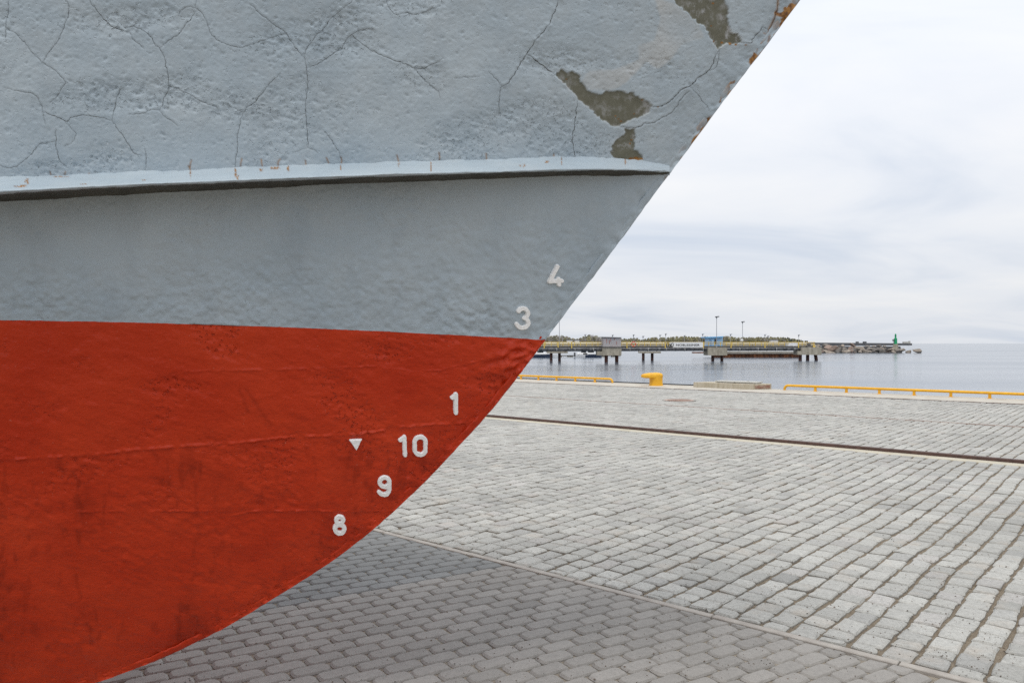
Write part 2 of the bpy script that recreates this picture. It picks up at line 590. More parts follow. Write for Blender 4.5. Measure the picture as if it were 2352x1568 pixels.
def spline(xs, ys, x):
    """natural cubic spline, xs increasing"""
    n = len(xs); h = np.diff(xs)
    A = np.zeros((n, n)); r = np.zeros(n)
    A[0, 0] = A[-1, -1] = 1
    for i in range(1, n - 1):
        A[i, i - 1], A[i, i], A[i, i + 1] = h[i - 1], 2 * (h[i - 1] + h[i]), h[i]
        r[i] = 6 * ((ys[i + 1] - ys[i]) / h[i] - (ys[i] - ys[i - 1]) / h[i - 1])
    m = np.linalg.solve(A, r)
    x = np.asarray(x, dtype=float)
    i = np.clip(np.searchsorted(xs, x) - 1, 0, n - 2)
    d = x - xs[i]; e = xs[i + 1] - x
    return (m[i] * e ** 3 + m[i + 1] * d ** 3) / (6 * h[i]) + (ys[i] / h[i] - m[i] * h[i] / 6) * e + (ys[i + 1] / h[i] - m[i + 1] * h[i] / 6) * d


_po = np.argsort(PROF[:, 0])
PU, PV = PROF[_po, 0], PROF[_po, 1]


def prof_v(u):
    return np.interp(u, _pu_d, _pv_d)


_pu_d = np.concatenate([np.linspace(-5200, -600, 60)[:-1], np.linspace(-600, 2500, 700)])
_pv_d = np.where(_pu_d < -600, np.interp(_pu_d, PU, PV), spline(PU[2:], PV[2:], np.clip(_pu_d, PU[2], None)))
# the profile in the centre plane, metres
PX = (_pu_d - UC) / FPX * (YC - W0)
PZ = CAM_H - (_pv_d - VH) / FPX * (YC - W0)
_seg_a = np.stack([PX[:-1], PZ[:-1]], 1); _seg_b = np.stack([PX[1:], PZ[1:]], 1)


def prof_dist(X, Z):
    sh = X.shape
    X = X.ravel(); Z = Z.ravel()
    out = np.empty(len(X))
    d = _seg_b - _seg_a; dd = (d ** 2).sum(1)
    for s in range(0, len(X), 4000):
        px = X[s:s + 4000, None] - _seg_a[None, :, 0]
        pz = Z[s:s + 4000, None] - _seg_a[None, :, 1]
        t = np.clip((px * d[:, 0] + pz * d[:, 1]) / dd, 0, 1)
        out[s:s + 4000] = np.sqrt(((px - t * d[:, 0]) ** 2 + (pz - t * d[:, 1]) ** 2).min(1))
    return out.reshape(sh)


TA, BB = 0.55, 1.75


def half_breadth(X, Z):
    D = prof_dist(X, Z)
    return W0 + BB * (1 - np.exp(-D * TA / BB))


# depth of the hull side on a survey grid
GU = np.arange(-120, 2000, 16.0); GV = np.arange(-80, 1720, 16.0)
_gu, _gv = np.meshgrid(GU, GV)
_Y = np.full(_gu.shape, 2.7)
for _ in range(22):
    _Y = 0.5 * _Y + 0.5 * (YC - half_breadth((_gu - UC) / FPX * _Y, CAM_H - (_gv - VH) / FPX * _Y))
DEPTH = _Y


def bil(arr, u, v, u0, v0, du, dv):
    x = np.clip((u - u0) / du, 0, arr.shape[1] - 1.001); y = np.clip((v - v0) / dv, 0, arr.shape[0] - 1.001)
    i = x.astype(int); j = y.astype(int); fx = x - i; fy = y - j
    return (arr[j, i] * (1 - fx) + arr[j, i + 1] * fx) * (1 - fy) + (arr[j + 1, i] * (1 - fx) + arr[j + 1, i + 1] * fx) * fy


def hull_depth(u, v):
    return bil(DEPTH, u, v, GU[0], GV[0], 16.0, 16.0)


def hull_pt(u, v, off=0.0):
    """points of the hull side; off = metres outward"""
    u = np.asarray(u, dtype=float); v = np.asarray(v, dtype=float)
    Y = hull_depth(u, v)
    P = np.stack([(u - UC) / FPX * Y, Y, CAM_H - (v - VH) / FPX * Y], -1)
    e = 12.0
    def raw(uu, vv):
        YY = hull_depth(uu, vv)
        return np.stack([(uu - UC) / FPX * YY, YY, CAM_H - (vv - VH) / FPX * YY], -1)
    n = np.cross(raw(u, v + e) - raw(u, v - e), raw(u + e, v) - raw(u - e, v))
    n /= np.linalg.norm(n, axis=-1, keepdims=True) + 1e-12
    n *= np.where(n[..., 1:2] > 0, -1.0, 1.0)
    return P + n * np.asarray(off)[..., None]


# ------------------------------------------------------------------ the weathered surface: relief and wear maps over the hull side
MU0, MV0, MW, MH = -60, -60, 1980, 1720


def fft_blur(a, s, ang=None, s2=None):
    ky = np.fft.fftfreq(a.shape[0])[:, None]; kx = np.fft.rfftfreq(a.shape[1])[None, :]
    if s2 is None:
        s2 = s
    if ang:
        c, sn = math.cos(ang), math.sin(ang)
        kx, ky = kx * c + ky * sn, -kx * sn + ky * c
    g = np.exp(-2 * (math.pi ** 2) * ((kx * s) ** 2 + (ky * s2) ** 2))
    return np.fft.irfft2(np.fft.rfft2(a) * g, s=a.shape)


def fnoise(s, s2=None, ang=None):
    n = fft_blur(RNG.standard_normal((MH, MW)).astype(np.float32), s, ang, s2)
    return (n / n.std()).astype(np.float32)


def sstep(a, b, x):
    t = np.clip((x - a) / (b - a), 0, 1)
    return t * t * (3 - 2 * t)


def jitter_line(pts, step=5.0, amp=1.3):
    pts = np.array(pts, dtype=float)
    seg = np.hypot(*np.diff(pts, axis=0).T)
    s = np.concatenate([[0], np.cumsum(seg)])
    n = max(3, int(s[-1] / step))
    t = np.linspace(0, s[-1], n)
    P = np.stack([np.interp(t, s, pts[:, 0]), np.interp(t, s, pts[:, 1])], 1)
    k = np.array([0.25, 0.5, 0.25])
    for _ in range(2):
        Q = P.copy()
        Q[1:-1] = P[:-2] * k[0] + P[1:-1] * k[1] + P[2:] * k[2]
        P = Q
    j = RNG.standard_normal((n, 2)) * amp
    j = (j + np.roll(j, 1, 0)) / 2
    j[0] = j[-1] = 0
    return P + j


def line_dist(lines, reach, signed=False):
    """distance map to polylines (capped at reach)"""
    D = np.full((MH, MW), reach, dtype=np.float32)
    for P in lines:
        for a, b in zip(P[:-1], P[1:]):
            x0, x1 = sorted((a[0], b[0])); y0, y1 = sorted((a[1], b[1]))
            i0 = int(max(0, x0 - reach - MU0)); i1 = int(min(MW, x1 + reach - MU0 + 2))
            j0 = int(max(0, y0 - reach - MV0)); j1 = int(min(MH, y1 + reach - MV0 + 2))
            if i1 <= i0 or j1 <= j0:
                continue
            X, Y = np.meshgrid(np.arange(i0, i1) + MU0, np.arange(j0, j1) + MV0)
            d = b - a; dd = max((d ** 2).sum(), 1e-6)
            t = np.clip(((X - a[0]) * d[0] + (Y - a[1]) * d[1]) / dd, 0, 1)
            r = np.hypot(X - a[0] - t * d[0], Y - a[1] - t * d[1])
            D[j0:j1, i0:i1] = np.minimum(D[j0:j1, i0:i1], r)
    return D


def poly_mask(poly, wob=2.1):
    P = np.array(poly, dtype=float)
    P = jitter_line(np.vstack([P, P[:1]]), 3.2, wob)
    out = np.zeros((MH, MW), dtype=np.float32)
    i0 = int(max(0, P[:, 0].min() - MU0 - 3)); i1 = int(min(MW, P[:, 0].max() - MU0 + 3))
    j0 = int(max(0, P[:, 1].min() - MV0 - 3)); j1 = int(min(MH, P[:, 1].max() - MV0 + 3))
    X, Y = np.meshgrid(np.arange(i0, i1) + MU0, np.arange(j0, j1) + MV0)
    ins = np.zeros(X.shape, dtype=bool)
    for a, b in zip(P, np.roll(P, -1, 0)):
        c = ((a[1] > Y) != (b[1] > Y))
        with np.errstate(divide='ignore', invalid='ignore'):
            xx = (b[0] - a[0]) * (Y - a[1]) / (b[1] - a[1]) + a[0]
        ins ^= c & (X < xx)
    out[j0:j1, i0:i1] = ins
    return out


K = 0.29297
def c1(*p): return [(x * K, y * K) for x, y in p]
def c2(*p): return [(574.2 + x * K, y * K) for x, y in p]
def c3(*p): return [(1148.4 + x * K, y * K) for x, y in p]
def c4(*p): return [(x * 0.32963, 689.0 + y * 0.32963) for x, y in p]
def c5(*p): return [(689.1 + x * K, 832.6 + y * K) for x, y in p]
def c6(*p): return [(746.5 + x * 0.26857, 545.5 + y * 0.26857) for x, y in p]


CRACKS = [   # (width, points)
    (0.9, c1((65, -10), (60, 110), (40, 215), (45, 330))),
    (0.9, c1((40, 215), (120, 260), (180, 320), (240, 400), (330, 490), (430, 550), (520, 640), (480, 710), (440, 770), (390, 810))),
    (1.2, c1((510, -10), (540, 30), (535, 130), (500, 220), (465, 300), (410, 370), (330, 490))),
    (1.9, c1((700, -10), (730, 50), (760, 75), (800, 140), (870, 200), (940, 235), (1015, 250))),
    (1.1, c1((1015, 250), (1045, 310), (1090, 345), (1130, 385))),
    (1.6, c1((980, 222), (1050, 208), (1130, 240), (1190, 300), (1215, 350), (1250, 375), (1290, 450), (1310, 550), (1322, 640), (1320, 710), (1285, 765), (1270, 830), (1250, 862))),
    (1.5, c1((1250, 375), (1320, 320), (1400, 270), (1450, 200), (1500, 145), (1530, 90))),
    (1.1, c1((1395, 130), (1420, 80), (1470, 50), (1530, 60), (1590, 100), (1620, 170), (1650, 260), (1700, 320), (1770, 350), (1870, 372), (1960, 355), (2060, 315), (2156, 288), (2240, 262))),
    (1.0, c1((1540, -10), (1530, 60))),
    (0.9, c1((1250, 862), (1190, 862), (1110, 895), (1010, 898))),
    (0.9, c1((1250, 862), (1290, 915), (1350, 950), (1400, 990))),
    (1.0, c1((1322, 672), (1430, 710), (1560, 785), (1650, 825), (1715, 845))),
    (0.9, c1((1745, 812), (1840, 850), (1905, 885))),
    (1.2, c1((1905, 885), (1930, 840), (2000, 800), (2080, 700), (2140, 632), (2200, 572))),
    (1.1, c1((1905, 885), (1880, 970), (1860, 1060), (1865, 1200), (1845, 1220), (1848, 1320))),
    (1.2, c1((30, 685), (170, 720), (265, 733), (310, 780), (330, 850), (335, 880))),
    (1.8, c1((335, 880), (420, 905), (470, 930), (512, 958), (560, 920), (630, 905), (720, 910), (800, 925), (878, 942))),
    (1.7, c1((878, 942), (890, 870), (910, 790), (935, 710), (990, 670))),
    (1.5, c1((878, 942), (920, 1010), (980, 1090), (1020, 1150), (1042, 1203), (1115, 1225))),
    (1.4, c1((440, 1015), (435, 1130), (455, 1220), (480, 1280), (525, 1315))),
    (1.1, c1((-20, 1290), (60, 1320), (130, 1300), (200, 1250), (260, 1190), (300, 1130), (345, 1125), (430, 1105))),
    (0.8, c1((512, 958), (570, 1020), (600, 1055), (570, 1105), (500, 1150))),
    (1.3, c1((1135, 1165), (1152, 1225), (1135, 1350))),
    (1.2, c1((335, 880), (345, 930), (360, 980))),
    (1.3, c2((0, 40), (60, 90), (130, 150), (200, 200), (280, 255), (310, 300), (345, 360), (385, 405), (430, 455))),
    (2.2, c2((820, -10), (780, 30), (740, 60))),
    (1.3, c2((740, 60), (660, 120), (620, 160), (590, 210), (555, 255), (525, 260), (500, 310), (465, 355), (430, 400), (430, 455))),
    (1.4, c2((430, 455), (440, 530), (450, 600), (455, 690), (435, 780), (440, 900), (445, 1020), (455, 1130), (450, 1155))),
    (0.9, c2((450, 1155), (410, 1165), (370, 1190), (330, 1195))),
    (0.9, c2((450, 1155), (495, 1170), (530, 1195))),
    (1.4, c2((440, 535), (520, 505), (600, 455), (660, 410), (720, 390), (750, 320), (785, 272), (850, 245), (910, 225), (970, 232))),
    (1.5, c2((785, 272), (860, 325), (920, 375), (980, 410), (1100, 465), (1200, 495), (1290, 535), (1360, 540), (1420, 510), (1490, 480))),
    (0.9, c2((1290, 540), (1340, 600), (1410, 670), (1470, 710), (1495, 770))),
    (1.0, c2((1062, -10), (1085, 55), (1140, 122), (1200, 100), (1300, 115), (1380, 85), (1490, 50))),
    (1.5, c2((1975, 672), (1955, 740), (1955, 830), (1953, 910))),
    (1.3, c2((1975, 672), (1920, 610), (1870, 560))),
    (0.8, c2((1600, 615), (1700, 605), (1800, 600))),
    (0.8, c2((580, 1030), (640, 1100), (690, 1170), (712, 1240))),
    (2.0, c3((462, -10), (440, 70), (380, 200), (300, 290), (210, 420), (140, 530), (75, 640), (35, 670), (0, 690))),
    (2.8, c3((210, 420), (300, 490), (370, 540), (445, 592))),
    (1.7, c3((615, 780), (600, 870), (585, 970), (570, 1090), (575, 1150), (592, 1225), (540, 1260))),
    (2.3, c3((1195, 840), (1270, 830), (1320, 800), (1370, 760), (1410, 710), (1440, 690), (1490, 675), (1530, 630), (1580, 590), (1640, 555), (1670, 500), (1690, 440), (1720, 395))),
    (1.2, c3((1490, 690), (1540, 730), (1590, 790), (1635, 865))),
    (2.0, c3((1880, 335), (1975, 340), (1990, 290), (2040, 250), (2055, 210), (2110, 235))),
    (1.6, c3((2110, 235), (2130, 200), (2160, 120), (2180, 50), (2185, -10))),
    (1.3, c3((940, 990), (1060, 1005), (1130, 975), (1210, 960), (1270, 920), (1340, 890), (1380, 840), (1410, 780), (1480, 720))),
    (1.2, c3((1640, 555), (1690, 540), (1715, 470), (1720, 400))),
]
CRACK_LINES = [(w, jitter_line(p, 3.6, 1.15)) for w, p in CRACKS]

CHIP_A = c3((440, 590), (470, 540), (500, 545), (515, 570), (560, 562), (610, 580), (630, 600), (628, 640), (655, 660), (690, 715), (740, 728), (795, 738), (840, 715), (880, 725),
            (930, 713), (975, 722), (1005, 740), (1045, 725), (1075, 755), (1130, 775), (1170, 805), (1195, 840), (1195, 860), (1130, 905), (1050, 935), (980, 965), (930, 990), (890, 990),
            (830, 965), (760, 905), (700, 850), (640, 790), (570, 720), (500, 650))
CHIP_B = c3((980, 1010), (1060, 1010), (1065, 1060), (1058, 1120), (1057, 1180), (1100, 1195), (1125, 1220), (1125, 1258), (1060, 1255), (980, 1268), (910, 1255), (880, 1215), (868, 1175), (885, 1130), (920, 1095), (980, 1065))
CHIP_C = c3((1330, -30), (1400, 40), (1450, 85), (1530, 160), (1590, 200), (1620, 215), (1640, 270), (1670, 320), (1690, 360), (1715, 395), (1730, 370), (1760, 345), (1820, 345), (1880, 335), (1880, 300),
            (1865, 265), (1830, 270), (1810, 260), (1805, 200), (1785, 140), (1795, 90), (1775, 30), (1760, -40))
PATCH = c3((1210, -20), (1390, 40), (1560, 190), (1600, 300), (1430, 345), (1330, 480), (1230, 545), (1150, 480), (1000, 640), (900, 705), (700, 705), (640, 640), (690, 560), (900, 545), (1090, 470), (1080, 360), (1210, 320), (1260, 150))

U_ = (np.arange(MW) + MU0)[None, :].astype(np.float32)
V_ = (np.arange(MH) + MV0)[:, None].astype(np.float32)


def wl_v(u):
    """red / grey paint line"""
    return np.interp(u, [-400, 0, 300, 600, 900, 1252.5], [724, 735, 740.5, 749, 762, 780])


ST_TOP = (np.array([-900, -100, 0, 293, 574, 867, 1160, 1324, 1441, 1552]), np.array([440, 412, 408.7, 397, 384, 373.5, 365, 360.5, 366, 380]))
ST_EDGE = (np.array([-900, -100, 0, 293, 574, 867, 1160, 1324, 1441, 1546]), np.array([490, 444, 438, 423, 411.6, 400, 392.6, 387.5, 388, 393]))
ST_BOT = (np.array([-900, -100, 0, 293, 574, 867, 1160, 1324, 1441, 1538]), np.array([520, 471, 465, 448.5, 434, 421, 410.5, 405, 402.5, 402]))


def make_maps():
    wl = np.interp(U_, [-400, 0, 300, 600, 900, 1252.5, 2000], [724, 735, 740.5, 749, 762, 780, 812])
    stk = np.interp(U_, ST_EDGE[0], ST_EDGE[1])
    red = sstep(-1, 1, V_ - wl)
    top = 1 - sstep(-12, 12, V_ - stk)
    mid = (1 - red) * (1 - top)
    stem_u = np.interp(V_, _pv_d[::-1], _pu_d[::-1])
    sd = np.clip((stem_u - U_) * 0.75, 0, 400)            # distance to the stem
    H = np.zeros((MH, MW), dtype=np.float32)
    broad = fnoise(70); mott = fnoise(26); clus = fnoise(60, 34)
    H += 0.0011 * broad + 0.00045 * mott
    fine = fnoise(2.2); med = fnoise(5.0); worm = fnoise(6.5)
    H += fine * 0.00010
    # top: old flaked layers painted over, clusters of pits
    dens = sstep(0.0, 1.5, clus + 0.9 * sstep(160, 330, V_) - 0.5 * sstep(900, 1250, U_) * (1 - sstep(250, 340, V_)))
    imp = (RNG.random((MH, MW)) < 0.0065 * (0.12 + dens)) * (0.4 + RNG.random((MH, MW)))
    pits = fft_blur(imp, 2.2) * 2 * math.pi * 2.2 ** 2
    imp2 = (RNG.random((MH, MW)) < 0.0011 * (0.08 + dens)) * (0.4 + RNG.random((MH, MW)))
    pits2 = fft_blur(imp2, 4.2, 0.4, 2.8) * 2 * math.pi * 4.2 * 2.8
    flake = sstep(0.55, 0.75, worm + 0.45 * clus - 0.55)
    flake2 = sstep(0.9, 1.1, fnoise(11) - 0.2)
    H += top * (-0.00095 * np.clip(pits, 0, 1.6) - 0.0012 * np.clip(pits2, 0, 1.5) - 0.0008 * flake * (0.3 + 0.7 * dens) + 0.00028 * flake2 * (1 - 0.5 * dens) + med * 0.00006 * (0.4 + dens))
    # between strake and paint line: orange peel and blisters
    op = 0.35 + 0.9 * sstep(470, 700, V_) + 0.25 * clus
    H += mid * op * (fnoise(3.0) * 0.00024 + med * 0.00045 + fnoise(9) * 0.00022)
    # red
    rd = sstep(-0.3, 1.4, fnoise(48, 26))
    rimp = (RNG.random((MH, MW)) < 0.0030 * (0.03 + rd * sstep(1230, 900, V_)) + 0.006 * np.exp(-sd / 45)) * (0.4 + RNG.random((MH, MW)))
    rp = fft_blur(rimp, 2.7) * 2 * math.pi * 2.7 ** 2
    dir_ = fnoise(7, 3.2, 0.35)
    H += red * (med * 0.00022 * (0.5 + rd) + dir_ * 0.00032 * (0.5 + rd) - 0.0010 * np.clip(rp, 0, 1.7) + fnoise(16, 8, 0.2) * 0.0004)
    # lumpy repair near the stem and rough stem edge
    lump = np.exp(-(((U_ - 1192) / 62) ** 2 + ((V_ - 835) / 52) ** 2))
    ln = fnoise(8, 5, -0.5)
    H += lump * (ln * 0.0036 + 0.004)
    ring = np.abs(np.hypot((U_ - 1195) / 48, (V_ - 838) / 42) - 1)
    H += 0.003 * np.exp(-(ring / 0.14) ** 2) * sstep(60, -10, V_ - 830) * (sd > 4)
    H += np.exp(-sd / 26) * (fnoise(6) * 0.0009 + fnoise(12) * 0.0012)
    H = 0.0011 * broad + (H - 0.0011 * broad) * 2.3
    # weld beads and lap edges
    seams = [
        (0.0052, 3.0, c4((-60, 1120), (0, 1115), (150, 1105), (340, 1090), (500, 1080), (760, 1062), (900, 1045), (1000, 1035), (1250, 1015), (1500, 1002), (1700, 990), (1900, 965), (2090, 952))
         + c5((0, 580), (200, 572), (400, 560), (600, 535), (800, 505), (1000, 485), (1200, 480), (1400, 450), (1450, 440))),
        (0.0026, 2.4, c4((1280, 500), (1500, 490), (1800, 485), (2100, 480)) + c5((300, 40), (600, 30))),
        (0.0040, 2.0, c4((520, 1474), (600, 1470), (900, 1470), (1200, 1465), (1500, 1465), (1580, 1476))),
        (0.0040, 2.2, c4((1610, 1503), (1680, 1490), (1750, 1475), (2000, 1465), (2100, 1462)) + c5((300, 1160), (660, 1165))),
        (0.0016, 2.4, [(880, 845), (960, 852), (1010, 850), (1060, 838), (1110, 826)]),
    ]
    bn = fnoise(5)
    for amp, wd, pts in seams:
        P = jitter_line(pts, 5, 0.8)
        d = line_dist([P], 24)
        H += amp * np.exp(-(d / wd) ** 2) * np.clip(0.75 + 0.5 * bn, 0.1, 1.8)
        below = sstep(0, 12, V_ - np.interp(U_, P[:, 0], P[:, 1])) * (d < 23.5)
        H -= 0.25 * amp * below * np.exp(-(d / 10) ** 2)
    # cracks: lips
    cd = line_dist([p for w, p in CRACK_LINES], 14)
    H += 0.0006 * np.exp(-((cd - 4.0) / 3.0) ** 2) * np.clip(0.6 + 0.6 * mott, 0, 1.5)
    H -= 0.0009 * np.exp(-(cd / 1.5) ** 2)
    e4 = line_dist([p for w, p in CRACK_LINES if w >= 2.0], 40)
    H += 0.0012 * np.exp(-(e4 / 12) ** 2) * np.clip(fnoise(7, 4, 0.6), 0, 2)
    # chips
    chip = np.clip(poly_mask(CHIP_A) + poly_mask(CHIP_B) + poly_mask(CHIP_C), 0, 1)
    chs = fft_blur(chip, 0.7)
    H = H * (1 - 0.7 * chs) - 0.0062 * chs + chs * (med * 0.00025 + fnoise(9) * 0.0002)
    bloom = np.clip(0.72 + 0.4 * sstep(1560, 1600, U_) + 0.3 * mott, 0, 1)
    patch = fft_blur(poly_mask(PATCH, 0.6), 2.0) * np.clip(0.75 + 0.2 * mott, 0, 1)
    rim = np.clip(fft_blur(chip, 3.0) * 1.6, 0, 1) * (1 - chs) * sstep(-0.4, 0.9, fnoise(6) + 0.3 * mott)
    patch = np.clip(patch + rim, 0, 1)
    # lap-edge of an overpainted sheet running under the top band
    lap = np.exp(-(((V_ - (157 + 0.004 * U_)) / 1.6)) ** 2) * (U_ < 1500)
    H += 0.0005 * sstep(-2, 2, V_ - (157 + 0.004 * U_)) * top * 0.6 + 0.0 * lap
    # rust: stem edge above, strake edge, chip rims
    rust = np.zeros((MH, MW), dtype=np.float32)
    rn = fnoise(5); rn2 = fnoise(18)
    rust += sstep(0.2, 0.9, rn * 0.5 + rn2 * 0.6 + 0.35 - sd / 6) * (1 - sstep(330, 470, V_)) * (sd < 22)
    rust += sstep(0.9, 1.5, rn + 0.5 * rn2 + 0.55 - sd / 14) * (1 - sstep(120, 220, V_)) * (sd < 40)
    ystreak = line_dist([jitter_line(c3((2110, 240), (2130, 200), (2160, 120), (2180, 50), (2180, -10)), 5, .6), jitter_line(c3((2110, 235), (2108, 290), (2100, 330)), 5, .6)], 14)
    rust += 0.75 * np.exp(-(ystreak / 3.0) ** 2)
    for u, v, r in [(1420, 371, 5), (1436, 369, 6), (1450, 367, 6), (1462, 366, 7), (1474, 366, 4), (1410, 368, 3), (1452, 322, 3), (1449, 330, 3), (1416, 267, 3), (1422, 273, 3.5), (1428, 279, 3), (1511, 246, 2.5),
                    (1458, 262, 2), (1303, 182, 2), (1306, 200, 3), (1293, 189, 2), (1476, 230, 2), (1640, 95, 3), (1660, 98, 3), (1676, 101, 4), (1690, 103, 3), (1712, 104, 2), (1802, 32, 6), (1795, 46, 4), (1806, 24, 4), (1640, 8, 3), (1635, 60, 2)]:
        gg = np.exp(-(((U_ - u) / r) ** 2 + ((V_ - v) / (r * 0.8)) ** 2)); rust += sstep(0.3, 0.6, gg * (1 + 0.35 * rn))
    # little cracks bleeding rust just above the strake
    for u, v in [(118, 404), (150, 402), (205, 402), (437, 385), (437, 372), (554, 378), (601, 380), (640, 372), (705, 375), (753, 372), (784, 370), (916, 362), (1009, 357), (1117, 359), (1270, 360)]:
        d = line_dist([jitter_line([(u, v + 12), (u + random.uniform(-3, 3), v), (u + random.uniform(-5, 5), v - random.uniform(3, 14))], 3, 0.6)], 8)
        rust += 0.8 * np.exp(-(d / 1.7) ** 2)
    rust = np.clip(rust, 0, 1) * (1 - red)
    # dark stains on the red: vertical runs and scuffs
    s1 = fnoise(9, 60); s2 = fnoise(40, 70); s3 = fnoise(4, 9)
    stain = 0.75 * sstep(-0.3, 2.6, fnoise(16, 45) * 0.5 + s2 * 0.9 + 0.25 * s3) * sstep(930, 1150, V_)
    stain += 0.35 * sstep(1.2, 2.2, s3 + s1 * 0.8 + 0.4 * s2) * sstep(960, 1080, V_)
    for P in ([(565, 895), (580, 915), (600, 945), (622, 975)], [(550, 895), (560, 920), (570, 945)]):
        stain += 0.5 * np.exp(-(line_dist([jitter_line(P, 5, 1)], 16) / 4) ** 2)
    stain = np.clip(stain, 0, 1)
    crack = np.exp(-(cd / 1.3) ** 2) * 0.18 * (1 - red)
    pit = np.clip(top * (0.18 + 0.9 * dens) + mid * np.clip(0.04 + 0.16 * sstep(560, 720, V_) + 0.06 * clus, 0, 1) + red * np.clip(0.02 + 0.9 * rd * rd * sstep(1240, 900, V_) + 0.7 * np.exp(-sd / 40), 0, 1), 0, 1) * (1 - 0.8 * chs)
    return dict(pit=pit, H=H, chip=chs, bloom=bloom, patch=patch, rust=rust, stain=stain, crack=crack)


MAPS = make_maps()


def smp(name, u, v):
    return bil(MAPS[name], u, v, MU0, MV0, 1.0, 1.0)


# ------------------------------------------------------------------ the ship
ship = empty('ship', (0.0, YC, 0.0))
tag(ship, 'grey and red steel ship bow with white draught numbers standing over the paving', 'ship')
SHIP_OFF = np.array([0.0, YC, 0.0])


def ship_obj(name, V, F, mat, parent=None, **kw):
    return np_mesh(name, V - SHIP_OFF, F, mat, parent or ship, **kw)


def grid_faces(nr, nc):
    i = np.arange(nr * nc).reshape(nr, nc)
    return np.stack([i[:-1, :-1].ravel(), i[:-1, 1:].ravel(), i[1:, 1:].ravel(), i[1:, :-1].ravel()], 1)


X_AFT = -6.5


def surf(X, Z):
    return np.stack([X, YC - half_breadth(X, Z), Z], -1)


def left_ext(P, ncol=14, bottom=None):
    """continue rows aft from the picture's left side along the hull surface"""
    x0, z0 = P[:, 0, 0], P[:, 0, 2]
    cols = []
    for k in range(ncol, 0, -1):
        t = (k / ncol) ** 1.6
        X = x0 + (X_AFT - x0) * t
        Z = z0.copy()
        if bottom is not None:        # follow the keel downwards
            zk0 = z0[-1]
            zk = np.interp(X, PX, PZ)
            Z = z0[0] + (z0 - z0[0]) * (zk[-1] + 0.0 - z0[0]) / (zk0 - z0[0])
        cols.append(surf(X, Z))
    return np.concatenate([np.stack(cols, 1), P], 1)


def build_plating(name, us, vt, vb, nr, mat, keel=None, names=()):
    """columns us, rows from vt(u) to vb(u)"""
    s = np.linspace(0, 1, nr)[:, None]
    U = np.repeat(us[None, :], nr, 0)
    V = vt[None, :] * (1 - s) + vb[None, :] * s
    P = hull_pt(U, V, smp('H', U, V))
    att = {n: smp(n, U, V) for n in names}
    ne = 14
    P2 = left_ext(P, ne, keel)
    at2 = {n: np.concatenate([np.repeat(a[:, :1] * 0, ne, 1), a], 1).ravel() for n, a in att.items()}
    F = grid_faces(*P2.shape[:2])
    return ship_obj(name, P2.reshape(-1, 3), F, mat, attrs=at2)


us_red = np.concatenate([np.arange(-30, 1150, 2.3), np.arange(1150, 1252.6, 1.4)])
build_plating('bottom_plating', us_red, wl_v(us_red) + 0.4 * np.interp(us_red, np.arange(-30, 1300, 7), RNG.standard_normal(len(np.arange(-30, 1300, 7)))), prof_v(us_red), 350, M['red'], keel=True, names=('stain', 'pit'))
us_g = np.concatenate([np.arange(-30, 1240, 2.3), np.arange(1240, 1860, 2.0)])
vb_g = np.where(us_g < 1252.5, wl_v(us_g), prof_v(us_g))
vt_g = np.minimum(np.full(len(us_g), -28.0), vb_g)
build_plating('topside_plating', us_g, vt_g, vb_g, 340, M['grey'], names=('chip', 'bloom', 'patch', 'rust', 'crack', 'pit'))

# above the picture: the same side carried on up to the bulwark
ztop = 4.2
us_t = np.linspace(-28, 1856, 46)
row0 = left_ext(hull_pt(us_t, np.full(46, -25.0))[None, :, :], 8)[0]
fr = (row0[:, 0] - X_AFT) / (row0[-1, 0] - X_AFT)
rows = []
for k in np.linspace(0, 1, 14):
    zz = row0[:, 2] + (ztop - row0[:, 2]) * k
    zs = zz[-1]
    X = X_AFT + (np.interp(zs, PZ, PX) - X_AFT) * fr
    P = surf(X, zz)
    P[:, 1] += 0.006 * (1 - k)
    rows.append(P)
PT = np.stack(rows, 0)
ship_obj('upper_plating', PT.reshape(-1, 3), grid_faces(*PT.shape[:2]), M['grey'], attrs={'pit': np.full(PT.shape[0] * PT.shape[1], 0.55)})
# the other side, mirrored, down to the keel
xs_o = np.concatenate([np.linspace(X_AFT, -1.2, 20), np.linspace(-1.1, np.interp(ztop, PZ, PX) - 0.01, 60)])
s = np.linspace(0, 1, 40)[:, None]
zb = np.interp(xs_o, PX, PZ)
ZO = zb[None, :] * (1 - s) + ztop * s
XO = np.repeat(xs_o[None, :], 40, 0)
PO = surf(XO, ZO); PO[..., 1] = 2 * YC - PO[..., 1]
FO = grid_faces(40, len(xs_o))
zc = PO.reshape(-1, 3)[FO][:, :, 2].mean(1)
o = ship_obj('far_side_plating', PO.reshape(-1, 3), FO[:, ::-1], M['grey'], mat_idx=(zc < 1.66))
o.data.materials.append(M['red'])
# deck closing the top, transom closing the aft end
top_l = surf(xs_o, np.full(len(xs_o), ztop)); top_r = top_l.copy(); top_r[:, 1] = 2 * YC - top_r[:, 1]
DK = np.stack([top_l, top_r], 0)
ship_obj('deck', DK.reshape(-1, 3), grid_faces(2, len(xs_o)), M['grey'], smooth=False)
za = np.linspace(np.interp(X_AFT, PX, PZ), ztop, 20)
al = surf(np.full(20, X_AFT), za); ar = al.copy(); ar[:, 1] = 2 * YC - ar[:, 1]
AF = np.stack([al, ar], 0)
ship_obj('aft_bulkhead', AF.reshape(-1, 3), grid_faces(2, 20), M['grey'], smooth=False)


